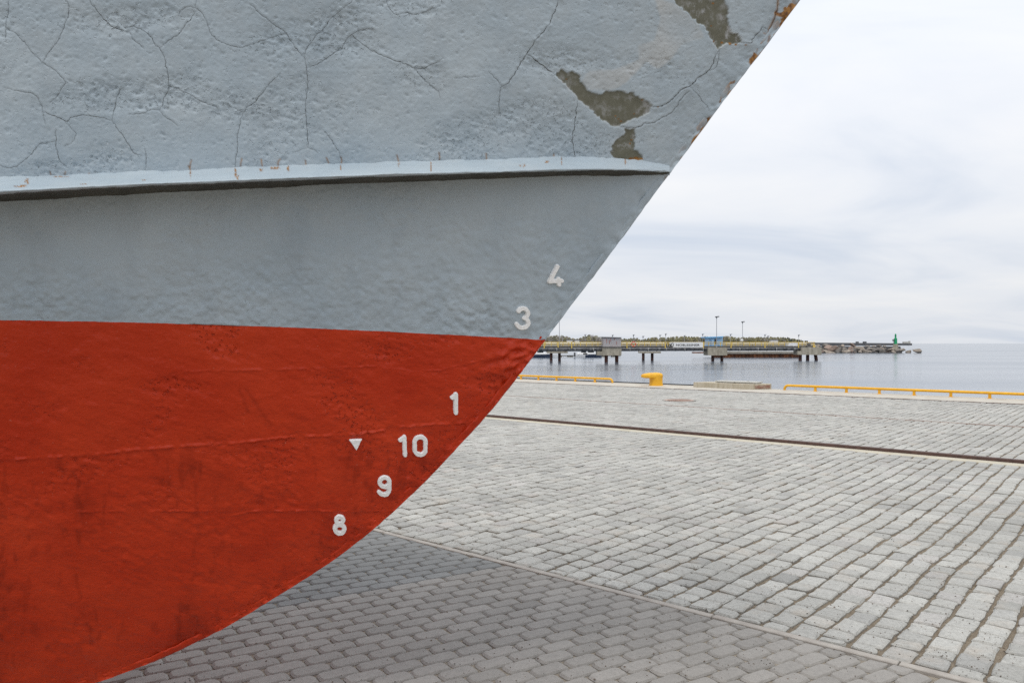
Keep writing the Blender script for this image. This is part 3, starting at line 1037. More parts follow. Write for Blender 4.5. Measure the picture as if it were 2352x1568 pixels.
# stem bar, rounded and lumpy, grey above the paint line and red below
def stem_bar(name, u0, u1, mat, bead):
    us = np.arange(u0, u1, 2.5)
    vs = prof_v(us)
    X = (us - UC) / FPX * (YC - W0); Z = CAM_H - (vs - VH) / FPX * (YC - W0)
    tx, tz = np.gradient(X), np.gradient(Z)
    ln = np.hypot(tx, tz); nx, nz = tz / ln, -tx / ln      # outward (down-right)
    n = len(us)
    nb = np.interp(np.arange(n), np.arange(0, n + 8, 4), RNG.standard_normal(len(np.arange(0, n + 8, 4))))
    nb2 = np.interp(np.arange(n), np.arange(0, n + 30, 13), RNG.standard_normal(len(np.arange(0, n + 30, 13))))
    rings = []
    # cross-section: inward distance, outward distance along the normal, sideways
    sec = [(-0.030, -W0 - 0.0150), (-0.0255, -W0 - 0.0147), (-0.020, -W0 - 0.0118), (-0.013, -W0 - 0.0085), (-0.007, -W0 - 0.0050), (-0.002, -W0 - 0.0005), (0.001, -W0 * 0.5), (0.002, 0.0), (0.001, W0 * 0.6), (-0.003, W0 + 0.001), (-0.02, W0 + 0.010)]
    for k, (a, y) in enumerate(sec):
        wob = (nb * 0.0013 + nb2 * 0.0013) * (1.0 if k < 5 else 0.5)
        yy = YC + y - (np.clip(nb, -0.3, 2) * 0.0035 * bead if k in (1, 2) else 0) + (0.003 if k == 0 else 0)
        rings.append(np.stack([X + nx * (a + wob), np.full(n, 1.0) * yy, Z + nz * (a + wob)], -1))
    P = np.stack(rings, 0)
    uu = np.repeat(us[None, :], len(sec), 0)
    rn = np.interp(us, np.arange(u0, u1 + 40, 9), RNG.random(len(np.arange(u0, u1 + 40, 9))))
    rust = np.repeat((np.clip(rn * 1.7 - 0.75, 0, 1) * sstep(1500, 1700, us))[None, :], len(sec), 0)
    z0 = np.zeros(P.shape[:2])
    return ship_obj(name, P.reshape(-1, 3), grid_faces(*P.shape[:2]), mat, attrs={'rust': rust.ravel(), 'stain': z0.ravel()})


stem_bar('stem_bar', 1252.5, 2290, M['grey'], 0.15)
stem_bar('stem_bar', -1500, 1252.6, M['red'], 1.0)


# rubbing strake
def strake():
    us = np.concatenate([np.arange(-100, 1380, 2.5), np.arange(1380, 1539, 2.0)])
    vt = np.interp(us, *ST_TOP); ve = np.interp(us, *ST_EDGE); vb = np.interp(us, *ST_BOT)
    k3 = np.ones(49) / 49
    def sm(a):
        p = np.pad(a, 24, mode='edge'); p[:24] = a[0] - (a[1] - a[0]) * np.arange(24, 0, -1); p[-24:] = a[-1] + (a[-1] - a[-2]) * np.arange(1, 25)
        return np.convolve(p, k3, 'valid')
    vt, ve, vb = sm(vt), sm(ve), sm(vb)
    pr = np.interp(us, [-100, 1000, 1350, 1538], [0.175, 0.160, 0.105, 0.020])
    n = len(us)
    nz = lambda st, a: a * np.interp(np.arange(n), np.arange(0, n + st, st), RNG.standard_normal(len(np.arange(0, n + st, st))))
    rows = []
    # fraction from top(0) to edge(1) to bottom(2), outward offset fraction
    FF = [(-0.14, -0.06), (0.0, 0.03), (0.1, 0.09), (0.2, 0.19), (0.3, 0.30), (0.4, 0.42), (0.5, 0.53), (0.6, 0.64), (0.7, 0.74), (0.8, 0.83), (0.9, 0.91), (0.98, 0.97), (1.06, 1.0), (1.16, 0.985), (1.27, 0.90), (1.36, 0.66), (1.5, 0.38), (1.75, 0.12), (2.05, -0.05)]
    for f, off in FF:
        v = np.where(f <= 1, vt + (ve - vt) * f, ve + (vb - ve) * (f - 1))
        v = v + nz(4, 0.3) + nz(9, 0.45) + nz(31, 0.6) + (nz(5, 0.9) + nz(12, 1.1) if f <= 0.1 else 0)
        P = hull_pt(us, v, 0.0)
        Y = P[:, 1] - pr * off + nz(5, 0.0006)
        rows.append(np.stack([(us - UC) / FPX * Y, Y, CAM_H - (v - VH) / FPX * Y], -1))
    P = np.stack(rows, 0)
    # aft extension
    x0 = P[:, 0, 0]
    ext = []
    for k in range(10, 0, -1):
        t = (k / 10) ** 1.5
        X = x0 + (X_AFT - x0) * t
        zz = P[:, 0, 2] - 0.02 * t
        S = surf(X, zz)
        S0 = surf(x0, P[:, 0, 2])
        S[:, 1] += (P[:, 0, 1] - S0[:, 1])
        ext.append(S)
    P = np.concatenate([np.stack(ext, 1), P], 1)
    nr, nc = P.shape[:2]
    rust = np.zeros((nr, nc)); crack = np.zeros((nr, nc))
    uu = np.concatenate([np.full(10, -500.0), us])
    ff = np.array([f for f, o in FF])
    for u, f, ru, rf in [(45, .75, 15, .10), (62, .35, 5, .22), (140, .10, 16, .07), (190, .82, 8, .08), (330, .7, 8, .06), (437, .3, 1.8, .4), (541, .45, 2.2, .4), (546, .8, 3, .2), (600, .25, 5, .10), (632, .14, 11, .12), (662, .3, 3, .35),
                         (783, .3, 1.8, .25), (916, .2, 1.6, .3), (990, .5, 1.5, .5), (1201, .6, 9, .10), (1256, .35, 6, .10), (1290, .2, 1.6, .4), (1436, .3, 1.8, .35)]:
        g = np.exp(-(((uu[None, :] - u) / ru) ** 2 + ((ff[:, None] - f) / rf) ** 2))
        rust = np.maximum(rust, sstep(0.3, 0.75, g * (1 + 0.5 * RNG.standard_normal(g.shape))))
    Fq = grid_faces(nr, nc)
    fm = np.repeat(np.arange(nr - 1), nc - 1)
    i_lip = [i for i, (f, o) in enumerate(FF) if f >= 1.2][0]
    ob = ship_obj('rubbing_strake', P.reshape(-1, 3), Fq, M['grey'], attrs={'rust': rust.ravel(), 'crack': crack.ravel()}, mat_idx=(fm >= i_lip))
    ob.data.materials.append(M['strake_shade'])  # faces below the lip are coloured dark as painted shade
    # the same strake on the other side
    P2 = P[:, ::12].copy(); P2[..., 1] = 2 * YC - P2[..., 1]
    ship_obj('rubbing_strake', P2.reshape(-1, 3), grid_faces(nr, P2.shape[1])[:, ::-1], M['grey'])


strake()

# paint cracks: fine dark fissures following the relief
for w, P in CRACK_LINES:
    t = np.gradient(P, axis=0)
    t /= np.linalg.norm(t, axis=1, keepdims=True) + 1e-9
    nn = np.stack([-t[:, 1], t[:, 0]], 1)
    n = len(P)
    taper = np.clip(np.minimum(np.arange(n), np.arange(n)[::-1]) / 6.0, 0.25, 1.0)
    wid = w * 0.50 * taper * np.clip(0.85 + 0.45 * RNG.standard_normal(n), 0.25, 1.7)
    L_ = P + nn * wid[:, None] * 0.5; R_ = P - nn * wid[:, None] * 0.5
    PP = np.stack([L_, P, R_], 0)
    Hh = smp('H', PP[..., 0], PP[..., 1])
    Hh = np.maximum(Hh, smp('H', PP[..., 0] + 1, PP[..., 1] + 1)) + np.array([0.0004, 0.0007, 0.0004])[:, None]
    PW = hull_pt(PP[..., 0], PP[..., 1], Hh)
    ship_obj('paint_crack', PW.reshape(-1, 3), grid_faces(3, n), M['crack'])


# draught marks: raised, thickly painted white figures
def mark(name, strokes, hw, closed_poly=None, label=None):
    """strokes: polylines in survey coordinates; raised figure made as a fine relief"""
    allp = np.vstack([np.array(s) for s in strokes]) if closed_poly is None else np.array(closed_poly)
    u0, v0 = allp.min(0) - hw - 3; u1, v1 = allp.max(0) + hw + 3
    st = 0.75
    us = np.arange(u0, u1, st); vs = np.arange(v0, v1, st)
    U, V = np.meshgrid(us, vs)
    D = np.full(U.shape, 1e3)
    if closed_poly is None:
        for s in strokes:
            s = np.array(s, dtype=float)
            for a, b in zip(s[:-1], s[1:]):
                d = b - a; dd = max((d ** 2).sum(), 1e-9)
                t = np.clip(((U - a[0]) * d[0] + (V - a[1]) * d[1]) / dd, 0, 1)
                D = np.minimum(D, np.hypot(U - a[0] - t * d[0], V - a[1] - t * d[1]))
        D -= hw
    else:
        p = np.array(closed_poly, dtype=float)
        c = p.mean(0)
        D = np.full(U.shape, -1e3)
        for a, b in zip(p, np.roll(p, -1, 0)):
            d = b - a; nrm = np.array([d[1], -d[0]]) / np.hypot(*d)
            if (c - a) @ nrm > 0:
                nrm = -nrm
            D = np.maximum(D, (U - a[0]) * nrm[0] + (V - a[1]) * nrm[1])
    def lowfreq(k):
        g = RNG.standard_normal((U.shape[0] // k + 3, U.shape[1] // k + 3))
        return bil(g, U - u0, V - v0, 0, 0, st * k, st * k)
    D = D + 0.28 * lowfreq(7) + 0.22 * lowfreq(4)
    h = sstep(0.7, -0.6, D)
    hgt = -0.002 + 0.0115 * h + 0.00025 * h * lowfreq(5)
    base = smp('H', U, V)
    P = hull_pt(U, V, base * (1 - h) + float(base.mean()) * h + hgt)
    F = grid_faces(*U.shape)
    keep = (D.ravel()[F] < 1.3).any(1)
    F = F[keep]
    used = np.unique(F)
    rm = np.zeros(U.size, dtype=int); rm[used] = np.arange(len(used))
    ob = ship_obj(name, P.reshape(-1, 3)[used], rm[F], M['mark'])
    if label:
        ob['label'] = label
    return ob


def arc(cx, cy, rx, ry, a0, a1, n=26):
    return [(cx + rx * math.cos(R(a)), cy + ry * math.sin(R(a))) for a in np.linspace(a0, a1, n)]


def rrect(cx, cy, hw, hh, r):
    pts = arc(cx + hw - r, cy - hh + r, r, r, -90, 0, 8) + arc(cx + hw - r, cy + hh - r, r, r, 0, 90, 8) + arc(cx - hw + r, cy + hh - r, r, r, 90, 180, 8) + arc(cx - hw + r, cy - hh + r, r, r, 180, 270, 8)
    return pts + pts[:1]


HWD = 4.7
mark('draught_mark', [c6((1985, 246), (1918, 374)), c6((1918, 374), (2020, 368)), c6((1994, 352), (1998, 402))], 4.6, label='raised white number 4')
mark('draught_mark', [c6(*(arc(1690, 646, 42, 41, -155, 60) + [(1700, 687)] + arc(1684, 724, 50, 44, -55, 162)))], 4.6, label='raised white number 3')
mark('draught_mark', [c5((1218, 244), (1219, 389)), c5((1190, 270), (1216, 250))], HWD, label='raised white number 1')
mark('draught_mark', [c5((815, 578), (822, 716)), c5((784, 602), (813, 582))], HWD, label='raised white figure 1 of the number 10')
mark('draught_mark', [c5(*rrect(940, 648, 42, 68, 38))], HWD, label='raised white figure 0 of the number 10')
mark('draught_mark', [c5(*arc(662, 932, 37, 36, 0, 360)), c5((699, 932), (699, 985), (694, 1005), (680, 1024), (658, 1030), (636, 1024), (620, 1012))], HWD, label='raised white number 9')
mark('draught_mark', [c5(*arc(310, 1228, 27, 25, 0, 360)), c5(*arc(310, 1296, 37, 33, 0, 360))], HWD, label='raised white number 8')
mark('draught_triangle', [], 0.0, closed_poly=c5((384, 600), (484, 592), (441, 682)), label='raised white triangle pointing down')


# ------------------------------------------------------------------ paving stones
def stem_u_at(v):
    return float(np.interp(v, _pv_d, _pu_d)) if False else float(np.interp(v, _pv_d[::-1], _pu_d[::-1]))


def project(x, y, z=0.0):
    return UC + FPX * x / y, VH + FPX * (CAM_H - z) / y


def clip_poly(poly, nrm, off):
    """keep the side where nrm.p <= off"""
    out = []
    for a, b in zip(poly, poly[1:] + poly[:1]):
        da = a[0] * nrm[0] + a[1] * nrm[1] - off
        db = b[0] * nrm[0] + b[1] * nrm[1] - off
        if da <= 0:
            out.append(a)
        if (da < 0 < db) or (db < 0 < da):
            t = da / (da - db)
            out.append((a[0] + (b[0] - a[0]) * t, a[1] + (b[1] - a[1]) * t))
    return out


def stone_geo(poly, z, depth, bev, inset, crown=0.0, tilt=(0, 0)):
    """outline (world xy) -> verts, faces of one domed stone"""
    n = len(poly)
    cx = sum(p[0] for p in poly) / n; cy = sum(p[1] for p in poly) / n
    vs = []
    zt = lambda x, y: z + (x - cx) * tilt[0] + (y - cy) * tilt[1]
    for x, y in poly:
        vs.append((x, y, zt(x, y) - depth))
    for x, y in poly:
        vs.append((x, y, zt(x, y) - bev))
    for x, y in poly:
        r = math.hypot(x - cx, y - cy) + 1e-9
        k = max(0.4, 1 - inset / r)
        xx, yy = cx + (x - cx) * k, cy + (y - cy) * k
        vs.append((xx, yy, zt(xx, yy)))
    vs.append((cx, cy, z + crown))
    fs = []
    for i in range(n):
        j = (i + 1) % n
        fs.append((i, j, n + j)); fs.append((i, n + j, n + i))
        fs.append((n + i, n + j, 2 * n + j)); fs.append((n + i, 2 * n + j, 2 * n + i))
        fs.append((2 * n + i, 2 * n + j, 3 * n))
    return vs, fs


def area(poly):
    s = 0
    for a, b in zip(poly, poly[1:] + poly[:1]):
        s += a[0] * b[1] - b[0] * a[1]
    return s / 2


def place_stones(items, piece_name, rest_name, parent, mat):
    """items: (score, verts, faces, tint); the 300 that show largest become parts of their own"""
    items.sort(key=lambda t: -t[0])
    for sc, vs, fs, tint in items[:300]:
        V = np.array(vs); c = V.mean(0); c[2] = 0
        o = np_mesh(piece_name, V - c, np.array(fs), mat, parent, smooth=False, attrs={'tint': np.broadcast_to(np.array(tint), (len(V), 3))})
        o.location = c
    Vs, Fs, Ts, b = [], [], [], 0
    for sc, vs, fs, tint in items[300:]:
        Vs.append(np.array(vs)); Fs.append(np.array(fs) + b); Ts.append(np.broadcast_to(np.array(tint), (len(vs), 3))); b += len(vs)
    o = np_mesh(rest_name, np.concatenate(Vs), np.concatenate(Fs), mat, parent, smooth=False, attrs={'tint': np.concatenate(Ts)})
    o['kind'] = 'stuff'


def seen_score(x, y, a):
    u, v = project(x, y)
    if not (-20 < u < 2372 and v < 1590):
        return 0.0
    if u < stem_u_at(v) - 5:
        return 0.0
    return a * FPX * FPX * CAM_H / (y ** 3)


def build_setts():
    items = []
    rnd = random.Random(5)
    for b0, b1 in ((KERB + 0.055, RAIL1 - 0.30), (RAIL1 + 0.06, RAIL2 - 0.06), (RAIL2 + 0.06, RAIL3 - 0.05)):
        amin, amax = -34.0, 14.0
        i0, i1 = int(amin / 0.156), int(amax / 0.156)
        for i in range(i0, i1):
            b = b0 - rnd.uniform(0.0, 0.12)
            while b < b1 - 0.03:
                ln = rnd.choice((0.13, 0.15, 0.165, 0.18, 0.19, 0.205, 0.225)) + rnd.uniform(-0.012, 0.012)
                s0, s1 = max(b, b0), min(b + ln, b1)
                if b1 - s1 < 0.07:
                    s1 = b1
                b = b + ln
                if s1 - s0 < 0.022:
                    continue
                if s1 == b1:
                    b = b1
                am = (i + 0.5) * 0.156
                bm = (s0 + s1) / 2
                p = E1 * am + E2 * bm
                if p[1] < 1.5:
                    continue
                u, v = project(p[0], p[1])
                if u < 420 or u > 3500 or v > 2700:
                    continue
                wob = lambda bb: 0.018 * math.sin(bb * 0.8 + 1.0) + 0.006 * math.sin(bb * 2.9 + am * 0.35) + 0.004 * math.sin(bb * 6.1 + i * 0.9)
                g = rnd.uniform(0.005, 0.013)
                far = p[1] > 9
                ga, gb = g + 0.002, rnd.uniform(0.005, 0.010)
                hw = 0.078 - ga
                j = lambda s=0.006: rnd.uniform(-s, s)
                cut = rnd.uniform(0.006, 0.016)
                A0, A1 = am + wob(s0) - hw, am + wob(s0) + hw
                C0, C1 = am + wob(s1) - hw, am + wob(s1) + hw
                t0, t1 = s0 + gb, s1 - gb
                sk = j(0.010)
                q_ = [(A0 + cut + j(), t0 + j(0.004) - sk), (A1 - cut + j(), t0 + j(0.004) + sk), (A1 + j(0.005), t0 + cut * 0.8 + sk), ((A1 + C1) / 2 + j(0.007), (t0 + t1) / 2 + j(0.02)), (C1 + j(0.005), t1 - cut * 0.8 + sk),
                      (C1 - cut + j(), t1 + j(0.004) + sk), (C0 + cut + j(), t1 + j(0.004) - sk), (C0 + j(0.005), t1 - cut * 0.8 - sk), ((A0 + C0) / 2 + j(0.007), (t0 + t1) / 2 + j(0.02)), (A0 + j(0.005), t0 + cut * 0.8 - sk)]
                q_ = [(a_, min(max(b_, b0), b1)) for a_, b_ in q_]
                poly = [tuple(E1 * a_ + E2 * b_) for a_, b_ in q_]
                if area(poly) < 0:
                    poly.reverse()
                vs, fs = stone_geo(poly, rnd.gauss(0, 0.003), 0.03, rnd.uniform(0.006, 0.012), rnd.uniform(0.008, 0.016), rnd.uniform(0.000, 0.003), (rnd.gauss(0, 0.012), rnd.gauss(0, 0.012)))
                br = min(max(rnd.gauss(0.41, 0.026), 0.32), 0.48)
                k = rnd.random()
                if k < 0.10:
                    tint = (br * 1.0, br * 0.965, br * 0.905)
                elif k < 0.2:
                    tint = (br * 0.90, br * 0.885, br * 0.83)
                else:
                    tint = (br, br * 0.982, br * 0.91)
                nn_ = len(poly); tt = np.repeat(np.array(tint)[None, :], len(vs), 0); tt[:nn_] = (0.20, 0.16, 0.118)
                items.append((seen_score(p[0], p[1], area(poly)), vs, fs, tt))
    place_stones(items, 'sett', 'setts_beyond', cob_bed, M['stone'])
    return len(items)


PA = R(90 - 58.0)
EP1 = np.array([math.cos(PA), math.sin(PA)]); EP2 = np.array([-EP1[1], EP1[0]])


def build_pavers():
    items = []
    rnd = random.Random(9)
    L_, W_ = 0.2005, 0.102
    for r in range(-20, 95):
        for c in range(-60, 60):
            s0 = 1.721 + c * L_ + (L_ / 2 if r % 2 else 0.0) + 0.002
            t1 = 3.404 - r * -W_
            cx, cy = EP1 * (s0 + L_ / 2) + EP2 * (t1 - W_ / 2)
            if cy < 1.2 or cx * E2[0] + cy * E2[1] > KERB + 0.12:
                continue
            u, v = project(cx, cy)
            if u < -900 or u > 3100 or v > 2400:
                continue
            g = 0.003
            x0, x1, y0, y1 = s0 + g, s0 + L_ - g, t1 - W_ + g, t1 - g
            ch = 0.026
            j = lambda: rnd.uniform(-0.0012, 0.0012)
            dx, dy, da = rnd.gauss(0, 0.0016), rnd.gauss(0, 0.0012), rnd.gauss(0, 0.008)
            pp = [(x0 + ch, y0), (x1 - ch, y0), (x1 - ch * 0.3, y0 + ch * 0.3), (x1, y0 + ch), (x1, y1 - ch), (x1 - ch * 0.3, y1 - ch * 0.3), (x1 - ch, y1), (x0 + ch, y1), (x0 + ch * 0.3, y1 - ch * 0.3), (x0, y1 - ch), (x0, y0 + ch), (x0 + ch * 0.3, y0 + ch * 0.3)]
            mx, my = (x0 + x1) / 2, (y0 + y1) / 2
            ca, sa = math.cos(da), math.sin(da)
            pp = [(mx + (x - mx) * ca - (y - my) * sa + dx + j(), my + (x - mx) * sa + (y - my) * ca + dy + j()) for x, y in pp]
            poly = [tuple(EP1 * x + EP2 * y) for x, y in pp]
            poly = clip_poly(poly, E2, KERB - 0.028)
            if len(poly) < 4:
                continue
            if area(poly) < 0:
                poly.reverse()
            if area(poly) < 0.0015:
                continue
            vs, fs = stone_geo(poly, rnd.gauss(0, 0.0012), 0.03, 0.0095, 0.0125, 0.0010, (rnd.gauss(0, 0.008), rnd.gauss(0, 0.008)))
            br = min(max(rnd.gauss(0.255, 0.014), 0.21), 0.30)
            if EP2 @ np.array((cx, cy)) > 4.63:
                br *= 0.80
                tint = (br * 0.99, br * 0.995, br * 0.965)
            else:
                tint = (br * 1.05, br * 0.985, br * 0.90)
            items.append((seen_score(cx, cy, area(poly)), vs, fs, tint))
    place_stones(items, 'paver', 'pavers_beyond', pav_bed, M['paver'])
    return len(items)


ns, np_ = build_setts(), build_pavers()
print('setts', ns, 'pavers', np_)

# edging between pavers and setts
kerb = tag(empty('kerb_edging', q(0, KERB, 0)), 'narrow concrete edging strip between paving blocks and granite setts', 'kerb')
for k in range(-14, 10):
    c = q(k * 1.0 + 0.5, KERB, -0.045)
    m = MB().box((0, 0, 0), (0.992, 0.05, 0.1), QANG, 0.004)
    o = m.build('edging_slab', M['kerb'], kerb)
    o.location = c - kerb.location + Vector((0, 0, random.uniform(-0.002, 0.002)))

# rails
strip = tag(qstrip('rail_bed_strip', -60, 40, RAIL1 - 0.285, RAIL1 + 0.05, -0.2, -0.002, M['strip'], None, 0.004), kind='structure')


def rail(name, b, label, h, wd, mat):
    r = tag(empty(name, q(0, b, 0)), label, 'rail')
    m = MB()
    for z0, z1, w in ((-0.09, -0.02, 0.03), (-0.02, h, wd)):
        m.box((0, 0, (z0 + z1) / 2), (100, w, z1 - z0), QANG, min(0.008, (z1 - z0) / 4))
    m.build('rail_head', mat, r)
    return r


r1 = rail('crane_rail', RAIL1, 'thick rust brown crane rail standing proud, nearest to the ship', 0.045, 0.075, M['rail'])
r2 = rail('crane_rail', RAIL2, 'thin flush rail between the setts, middle of the three rails', 0.004, 0.05, M['rail_thin'])
r3 = rail('crane_rail', RAIL3, 'narrow brown rail along the quay coping, farthest of the three', 0.012, 0.06, M['rail'])
for r_ in (r1, r2, r3):
    r_['group'] = 'rails set in the quay'

# manhole
mh = ground_at(1559.5, 919.3)
man = tag(empty('manhole_cover', mh), 'round reddish brown iron manhole cover set in the pale setts', 'manhole')
m = MB(); m.tube([(0, 0, -0.03), (0, 0, 0.010)], 0.41, 32)
m.build('cover', M['iron'], man)
m = MB()
for k in range(32):
    a0, a1 = 2 * math.pi * k / 32, 2 * math.pi * (k + 1) / 32
    P = []
    for a in (a0, a1):
        for rr, zz in ((0.418, 0.012), (0.46, 0.012)):
            P.append((rr * math.cos(a), rr * math.sin(a), zz))
    m.add(P, [(0, 1, 3, 2)])
m.build('frame_ring', M['kerb'], man)
m = MB()
for k in range(-3, 4):
    w = math.sqrt(max(0, 0.36 ** 2 - (k * 0.1) ** 2))
    m.box((0, k * 0.1, 0.013), (2 * w, 0.02, 0.006), 0.3)
m.build('ribs', M['iron'], man)


# yellow edge rails
def edge_rail(a0, a1, label, open_left, open_right, first=None):
    e = tag(empty('edge_rail', q((a0 + a1) / 2, 25.5, 0)), label, 'rail', 'yellow pipe rails along the quay edge')
    base = e.location
    pts = []
    zt, rr = 0.165, 0.042
    bend = 0.13
    if open_left:
        pts.append(q(a0, 25.5, 0.0))
        for k in range(7):
            an = R(90 * k / 6)
            pts.append(q(a0 + bend * (1 - math.cos(an)), 25.5, zt - bend + bend * math.sin(an)))
    else:
        pts.append(q(a0, 25.5, zt))
    n = 6
    for k in range(1, n):
        pts.append(q(a0 + (a1 - a0) * k / n, 25.5, zt))
    if open_right:
        for k in range(7):
            an = R(90 * k / 6)
            pts.append(q(a1 - bend + bend * math.sin(an), 25.5, zt - bend + bend * math.cos(an)))
        pts.append(q(a1, 25.5, 0.0))
    else:
        pts.append(q(a1, 25.5, zt))
    m = MB(); m.tube([p - base for p in pts], rr, 12)
    m.build('pipe', M['yellow'], e, True)
    a = a0 + 0.98 if first is None else first
    while a < a1 - 0.4:
        m = MB()
        m.box(q(a, 25.5, zt / 2 - 0.01) - base, (0.075, 0.05, zt - 0.02), QANG, 0.004)
        m.box(q(a, 25.5, 0.008) - base, (0.13, 0.12, 0.012), QANG, 0.002)
        m.build('post', M['yellow'], e)
        a += 0.99
    return e


edge_rail(-9.78, 6.0, 'long yellow pipe rail on the quay edge at the right, beside the hatch', True, False, -8.75)
edge_rail(-36.0, -16.75, 'yellow pipe rail on the quay edge running behind the ship stem', False, True, -17.6 - 0.99 * 18)
# black fender strip along the edge
tag(qstrip('fender_strip', -80, -12.9, EDGE + 0.002, EDGE + 0.14, -0.5, 0.045, M['rubber'], None, 0.03), 'black rubber fender strip along the quay edge behind the bollard', 'fender', 'fenders on the quay edge')
tag(qstrip('fender_strip', -10.4, 50, EDGE + 0.002, EDGE + 0.14, -0.6, -0.10, M['rubber'], None, 0.03), 'black rubber fender below the long yellow rail at the right', 'fender', 'fenders on the quay edge')


# bollard
def bollard():
    base = q(-14.5, 25.05, 0.004)
    e = tag(empty('bollard', base), 'squat yellow mooring bollard with its horn pointing left on the quay edge', 'bollard')
    m = MB()
    m.tube([(0, 0, 0.0), (0, 0, 0.03)], [0.27, 0.26], 28)
    m.build('foot_flange', M['yellow'], e, True)
    m = MB()
    m.tube([(0, 0, 0.02), (0, 0, 0.12), (0, 0, 0.34), (0, 0, 0.40)], [0.252, 0.245, 0.245, 0.252], 28)
    m.build('post', M['yellow'], e, True)
    # head: stretched rounded cap leaning out over the horn side
    d = Vector((-E2[0], -E2[1], 0)); d = (d * 0.35 + Vector((-1, 0, 0)) * 0.65).normalized()
    s = Vector((-d.y, d.x, 0))
    prof = [(0.05, 0.268), (0.75, 0.278), (0.96, 0.305), (1.0, 0.355), (0.98, 0.41), (0.90, 0.445), (0.75, 0.465), (0.45, 0.485), (0.04, 0.495)]
    m = MB(); n = 32; vs = []; fs = []
    for k_, (f, z) in enumerate(prof):
        for i in range(n):
            a = 2 * math.pi * i / n
            cx, sy = math.cos(a), math.sin(a)
            x = (0.62 if cx > 0 else 0.255) * f * (abs(cx) ** 0.8) * (1 if cx > 0 else -1)
            y = 0.25 * f * sy * (1 - 0.32 * max(0, x) / 0.62)
            zz = z + 0.012 * (max(0, x) / 0.62) * (1 if z < 0.4 else -0.45)
            p = d * x + s * y
            vs.append((p.x, p.y, zz))
    for k_ in range(len(prof) - 1):
        for i in range(n):
            j = (i + 1) % n
            fs.append((k_ * n + i, k_ * n + j, (k_ + 1) * n + j, (k_ + 1) * n + i))
    fs.append(tuple(range(n))[::-1]); fs.append(tuple((len(prof) - 1) * n + i for i in range(n)))
    m.add(vs, fs)
    m.build('head', M['yellow'], e, True)


bollard()


# concrete hatch with two cover plates
def hatch():
    base = q(-11.85, 25.45, 0.004)
    e = tag(empty('hatch_block', base), 'low stained concrete hatch block with two metal cover plates', 'hatch')
    ex, ey = Vector((E1[0], E1[1], 0)), Vector((E2[0], E2[1], 0))
    hx, hy = 1.1, 0.40
    m = MB()
    P = lambda x, y, z: ex * x + ey * y + Vector((0, 0, z))
    top = [P(-hx, -hy, 0.175), P(hx, -hy, 0.175), P(hx + 0.42, hy - 0.12, 0.175), P(hx + 0.34, hy - 0.02, 0.175), P(-hx + 0.25, hy - 0.02, 0.175)]
    topi = [p + Vector((0, 0, 0.012)) - p.normalized() * 0.02 for p in top]
    bot = [p + Vector((0, 0, -0.175)) for p in top]
    n = 5
    m.add(bot + top + topi, [(i, (i + 1) % n, n + (i + 1) % n, n + i) for i in range(n)] + [(n + i, n + (i + 1) % n, 2 * n + (i + 1) % n, 2 * n + i) for i in range(n)] + [tuple(range(2 * n, 3 * n))])
    m.build('block', M['hatchcon'], e)
    m = MB().box(P(hx + 0.23, -0.03, 0.085), (0.02, 0.62, 0.12), QANG - math.atan2(0.42, 0.68), 0.006)
    m.build('side_stain', M['brick'], e)
    for x0, x1 in ((-0.36, 0.36), (0.39, 1.20)):
        m = MB().box(P((x0 + x1) / 2, 0.06, 0.232), (x1 - x0, 0.52, 0.04), QANG, 0.004)
        pl = m.build('cover_plate', M['plate'], e)
        m = MB().box(P((x0 + x1) / 2, 0.06, 0.195), (x1 - x0 - 0.08, 0.44, 0.022), QANG)
        m.build('frame', M['plate'], pl)
        m = MB().tube([P((x0 + x1) / 2 - 0.1, 0.12, 0.24), P((x0 + x1) / 2 - 0.1, 0.12, 0.262), P((x0 + x1) / 2 - 0.02, 0.12, 0.262), P((x0 + x1) / 2 - 0.02, 0.12, 0.24)], 0.008, 6)
        m.build('handle', M['plate'], pl)


hatch()


# grit and leaf crumbs lying about
def grit():
    rnd = random.Random(3)
    m_v, m_f = [], []
    for _ in range(5200):
        for _t in range(8):
            v = 1590 - 640 * rnd.random() ** 1.3
            u = rnd.uniform(300, 2400)
            if u > stem_u_at(v) - 60:
                break
        p = ground_at(u, v)
        s = rnd.choice((0.0015, 0.002, 0.0025, 0.003, 0.004)) * rnd.uniform(0.7, 1.3)
        if p.x * E2[0] + p.y * E2[1] < KERB and rnd.random() < 0.72:
            continue
        a = rnd.uniform(0, 6.28); st = rnd.uniform(0.6, 2.0)
        ca, sa = math.cos(a), math.sin(a)
        b = len(m_v)
        for x, y, z in ((-1, 0, 0), (0, -1, 0), (1, 0, 0), (0, 1, 0), (0.1, 0, 1.0)):
            x *= s * st; y *= s
            m_v.append((p.x + x * ca - y * sa, p.y + x * sa + y * ca, 0.0015 + z * s))
        m_f += [(b, b + 1, b + 4), (b + 1, b + 2, b + 4), (b + 2, b + 3, b + 4), (b + 3, b, b + 4)]
    o = np_mesh('grit', np.array(m_v), np.array(m_f), M['grit'], None, smooth=False)
    tag(o, 'dark grit and leaf crumbs scattered over the paving', 'grit', kind='stuff')


grit()


# ------------------------------------------------------------------ the pier across the basin
def pier_pt(u, v, back=0.0):
    k = (u - UC) / FPX
    X = 116 * k / (1 - 0.3 * k)
    Y = 116 + 0.3 * X
    s = (Y + back) / Y
    return at(u, v, Y + back)


PANG = math.atan2(0.3, 1.0)


def px(u, back=0.0):
    return pier_pt(u, VH, back).y / FPX          # metres per survey pixel there


